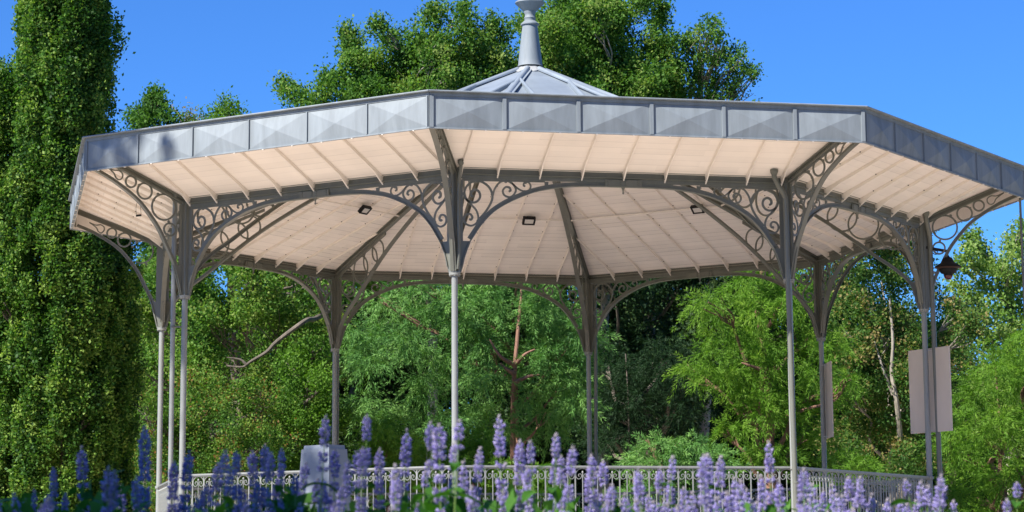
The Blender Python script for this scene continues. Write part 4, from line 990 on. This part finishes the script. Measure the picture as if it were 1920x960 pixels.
TIPS = [(26,923,60),(50,935,50),(65,919,60),(91,927,60),(100,876,80),(123,925,60),(153,836,130),(203,875,100),(215,881,90),(228,908,70),(271,798,170),(256,893,90),
 (327,864,110),(355,845,130),(370,933,50),(388,908,70),(423,843,60),(410,867,80),(433,875,100),(443,845,90),(454,913,70),(473,845,90),(484,903,70),(497,833,120),(509,847,90),(528,839,50),(527,868,70),(520,898,60),(553,887,40),(574,867,80),(563,942,60),(596,897,50),(605,897,80),
 (611,779,80),(628,840,100),(644,907,50),(653,862,60),(669,846,70),(681,838,90),(688,777,90),(712,840,110),(601,945,60),(617,924,40),
 (763,804,150),(742,870,50),(739,893,90),(807,790,90),(823,794,150),(802,864,50),(784,943,50),
 (862,786,60),(851,829,60),(869,864,60),(849,885,70),(901,838,80),(936,778,160),(975,825,140),(994,825,60),(988,874,110),(1043,812,45),(1052,853,90),(1042,855,110),(1075,836,120),(945,921,60),(885,911,80),(866,913,80),(966,937,60),
 (1109,851,100),(1131,862,70),(1101,890,60),(1148,907,80),(1196,877,90),(1198,902,80),(1171,925,60),(1198,934,50),(1237,877,70),(1255,899,70),(1215,928,50),(1252,942,50),
 (1262,854,45),(1282,913,60),(1298,921,60),(1320,851,120),(1327,850,130),(1352,854,80),(1377,894,60),(1389,899,80),(1400,916,70),(1364,923,60),(1441,827,130),(1427,890,90),(1460,899,90),(1276,940,50),
 (1507,877,70),(1503,919,60),(1523,906,70),(1544,917,70),(1560,906,50),(1569,925,60),(1591,893,75),(1613,892,100),(1636,924,70),(1600,950,50),(1697,897,30),(1726,901,50),(1740,910,60),(1765,889,100),(1758,922,60),(1907,903,30),(1888,934,40)]
ZN = [(0, 140, 'left of the upright oak\'s shaded side'), (140, 240, 'before the upright oak'), (240, 400, 'before the left front columns'), (400, 470, 'before the left stretch of railing'), (470, 560, 'just left of the pale cabinet'),
      (560, 660, 'in front of the pale cabinet'), (660, 730, 'just right of the pale cabinet'), (730, 840, 'left of the front column'), (840, 900, 'at the foot of the front column'), (900, 1010, 'right of the front column'),
      (1010, 1090, 'around the round-topped post'), (1090, 1180, 'before the rear centre column'), (1180, 1270, 'before the dark trees'), (1270, 1370, 'before the middle of the front railing'), (1370, 1475, 'left of the right front column'),
      (1475, 1580, 'at the foot of the right front column'), (1580, 1680, 'before the shaded right railing'), (1680, 1800, 'below the wide beige board'), (1800, 1921, 'alone near the right edge')]
ORD = ['tallest', 'second tallest', 'third tallest', 'fourth tallest', 'fifth tallest', 'sixth tallest', 'seventh tallest', 'eighth tallest', 'ninth tallest', 'tenth tallest', 'eleventh tallest', 'lowest']
for a_, b_, w_ in ZN:
    zs = sorted([t for t in TIPS if a_ <= t[0] < b_], key=lambda t: t[1])
    for i, (u, v, l) in enumerate(zs):
        hue = 'shaded blue' if u < 600 else ('violet' if u < 860 else 'sunlit lilac')
        stalk(u, v, random.uniform(4.7, 6.0), l*random.uniform(1.1, 1.45) if l > 50 else l*1.1, '%s %s flower spike %s' % (ORD[min(i, 11)], hue, w_), 'hyssop flower spikes in the bed', tilt=(-.25 if u == 1697 else (.12 if u > 1800 else 0)))
for i in range(165):                            # lower spikes at the frame's foot
    u = random.uniform(-40, 1790); v = random.uniform(925, 1010)
    hue = 'shaded blue' if u < 600 else ('violet' if u < 860 else 'sunlit lilac')
    z_ = [w for a, b2, w in ZN if a <= u < b2] or ['left of the upright oak\'s shaded side']
    stalk(u, v, random.uniform(4.6, 6.3), random.uniform(45, 100), 'low %s flower spike among taller ones %s' % (hue, z_[0]), 'low hyssop spikes '+z_[0])

# leafy growth between the stalks: nobody could count it
o = root('hyssop_foliage', (cb.x, cb.y, 0), 'green leaves and side shoots between the flower stalks in the bed', 'foliage'); o['kind'] = 'stuff'
lm = [L_(random.uniform(-60, 1800), random.uniform(965, 1100)+(25 if i % 3 else 0), random.uniform(4.9, 6.3), random.uniform(32, 60), .1) for i in range(190)]
broadleaf(lm, o, LEAFG, L=0.085, Wd=0.040, dens=520, spray=7, sig=0.02, shell=0.8, tints=0.3, tintc=0.65)
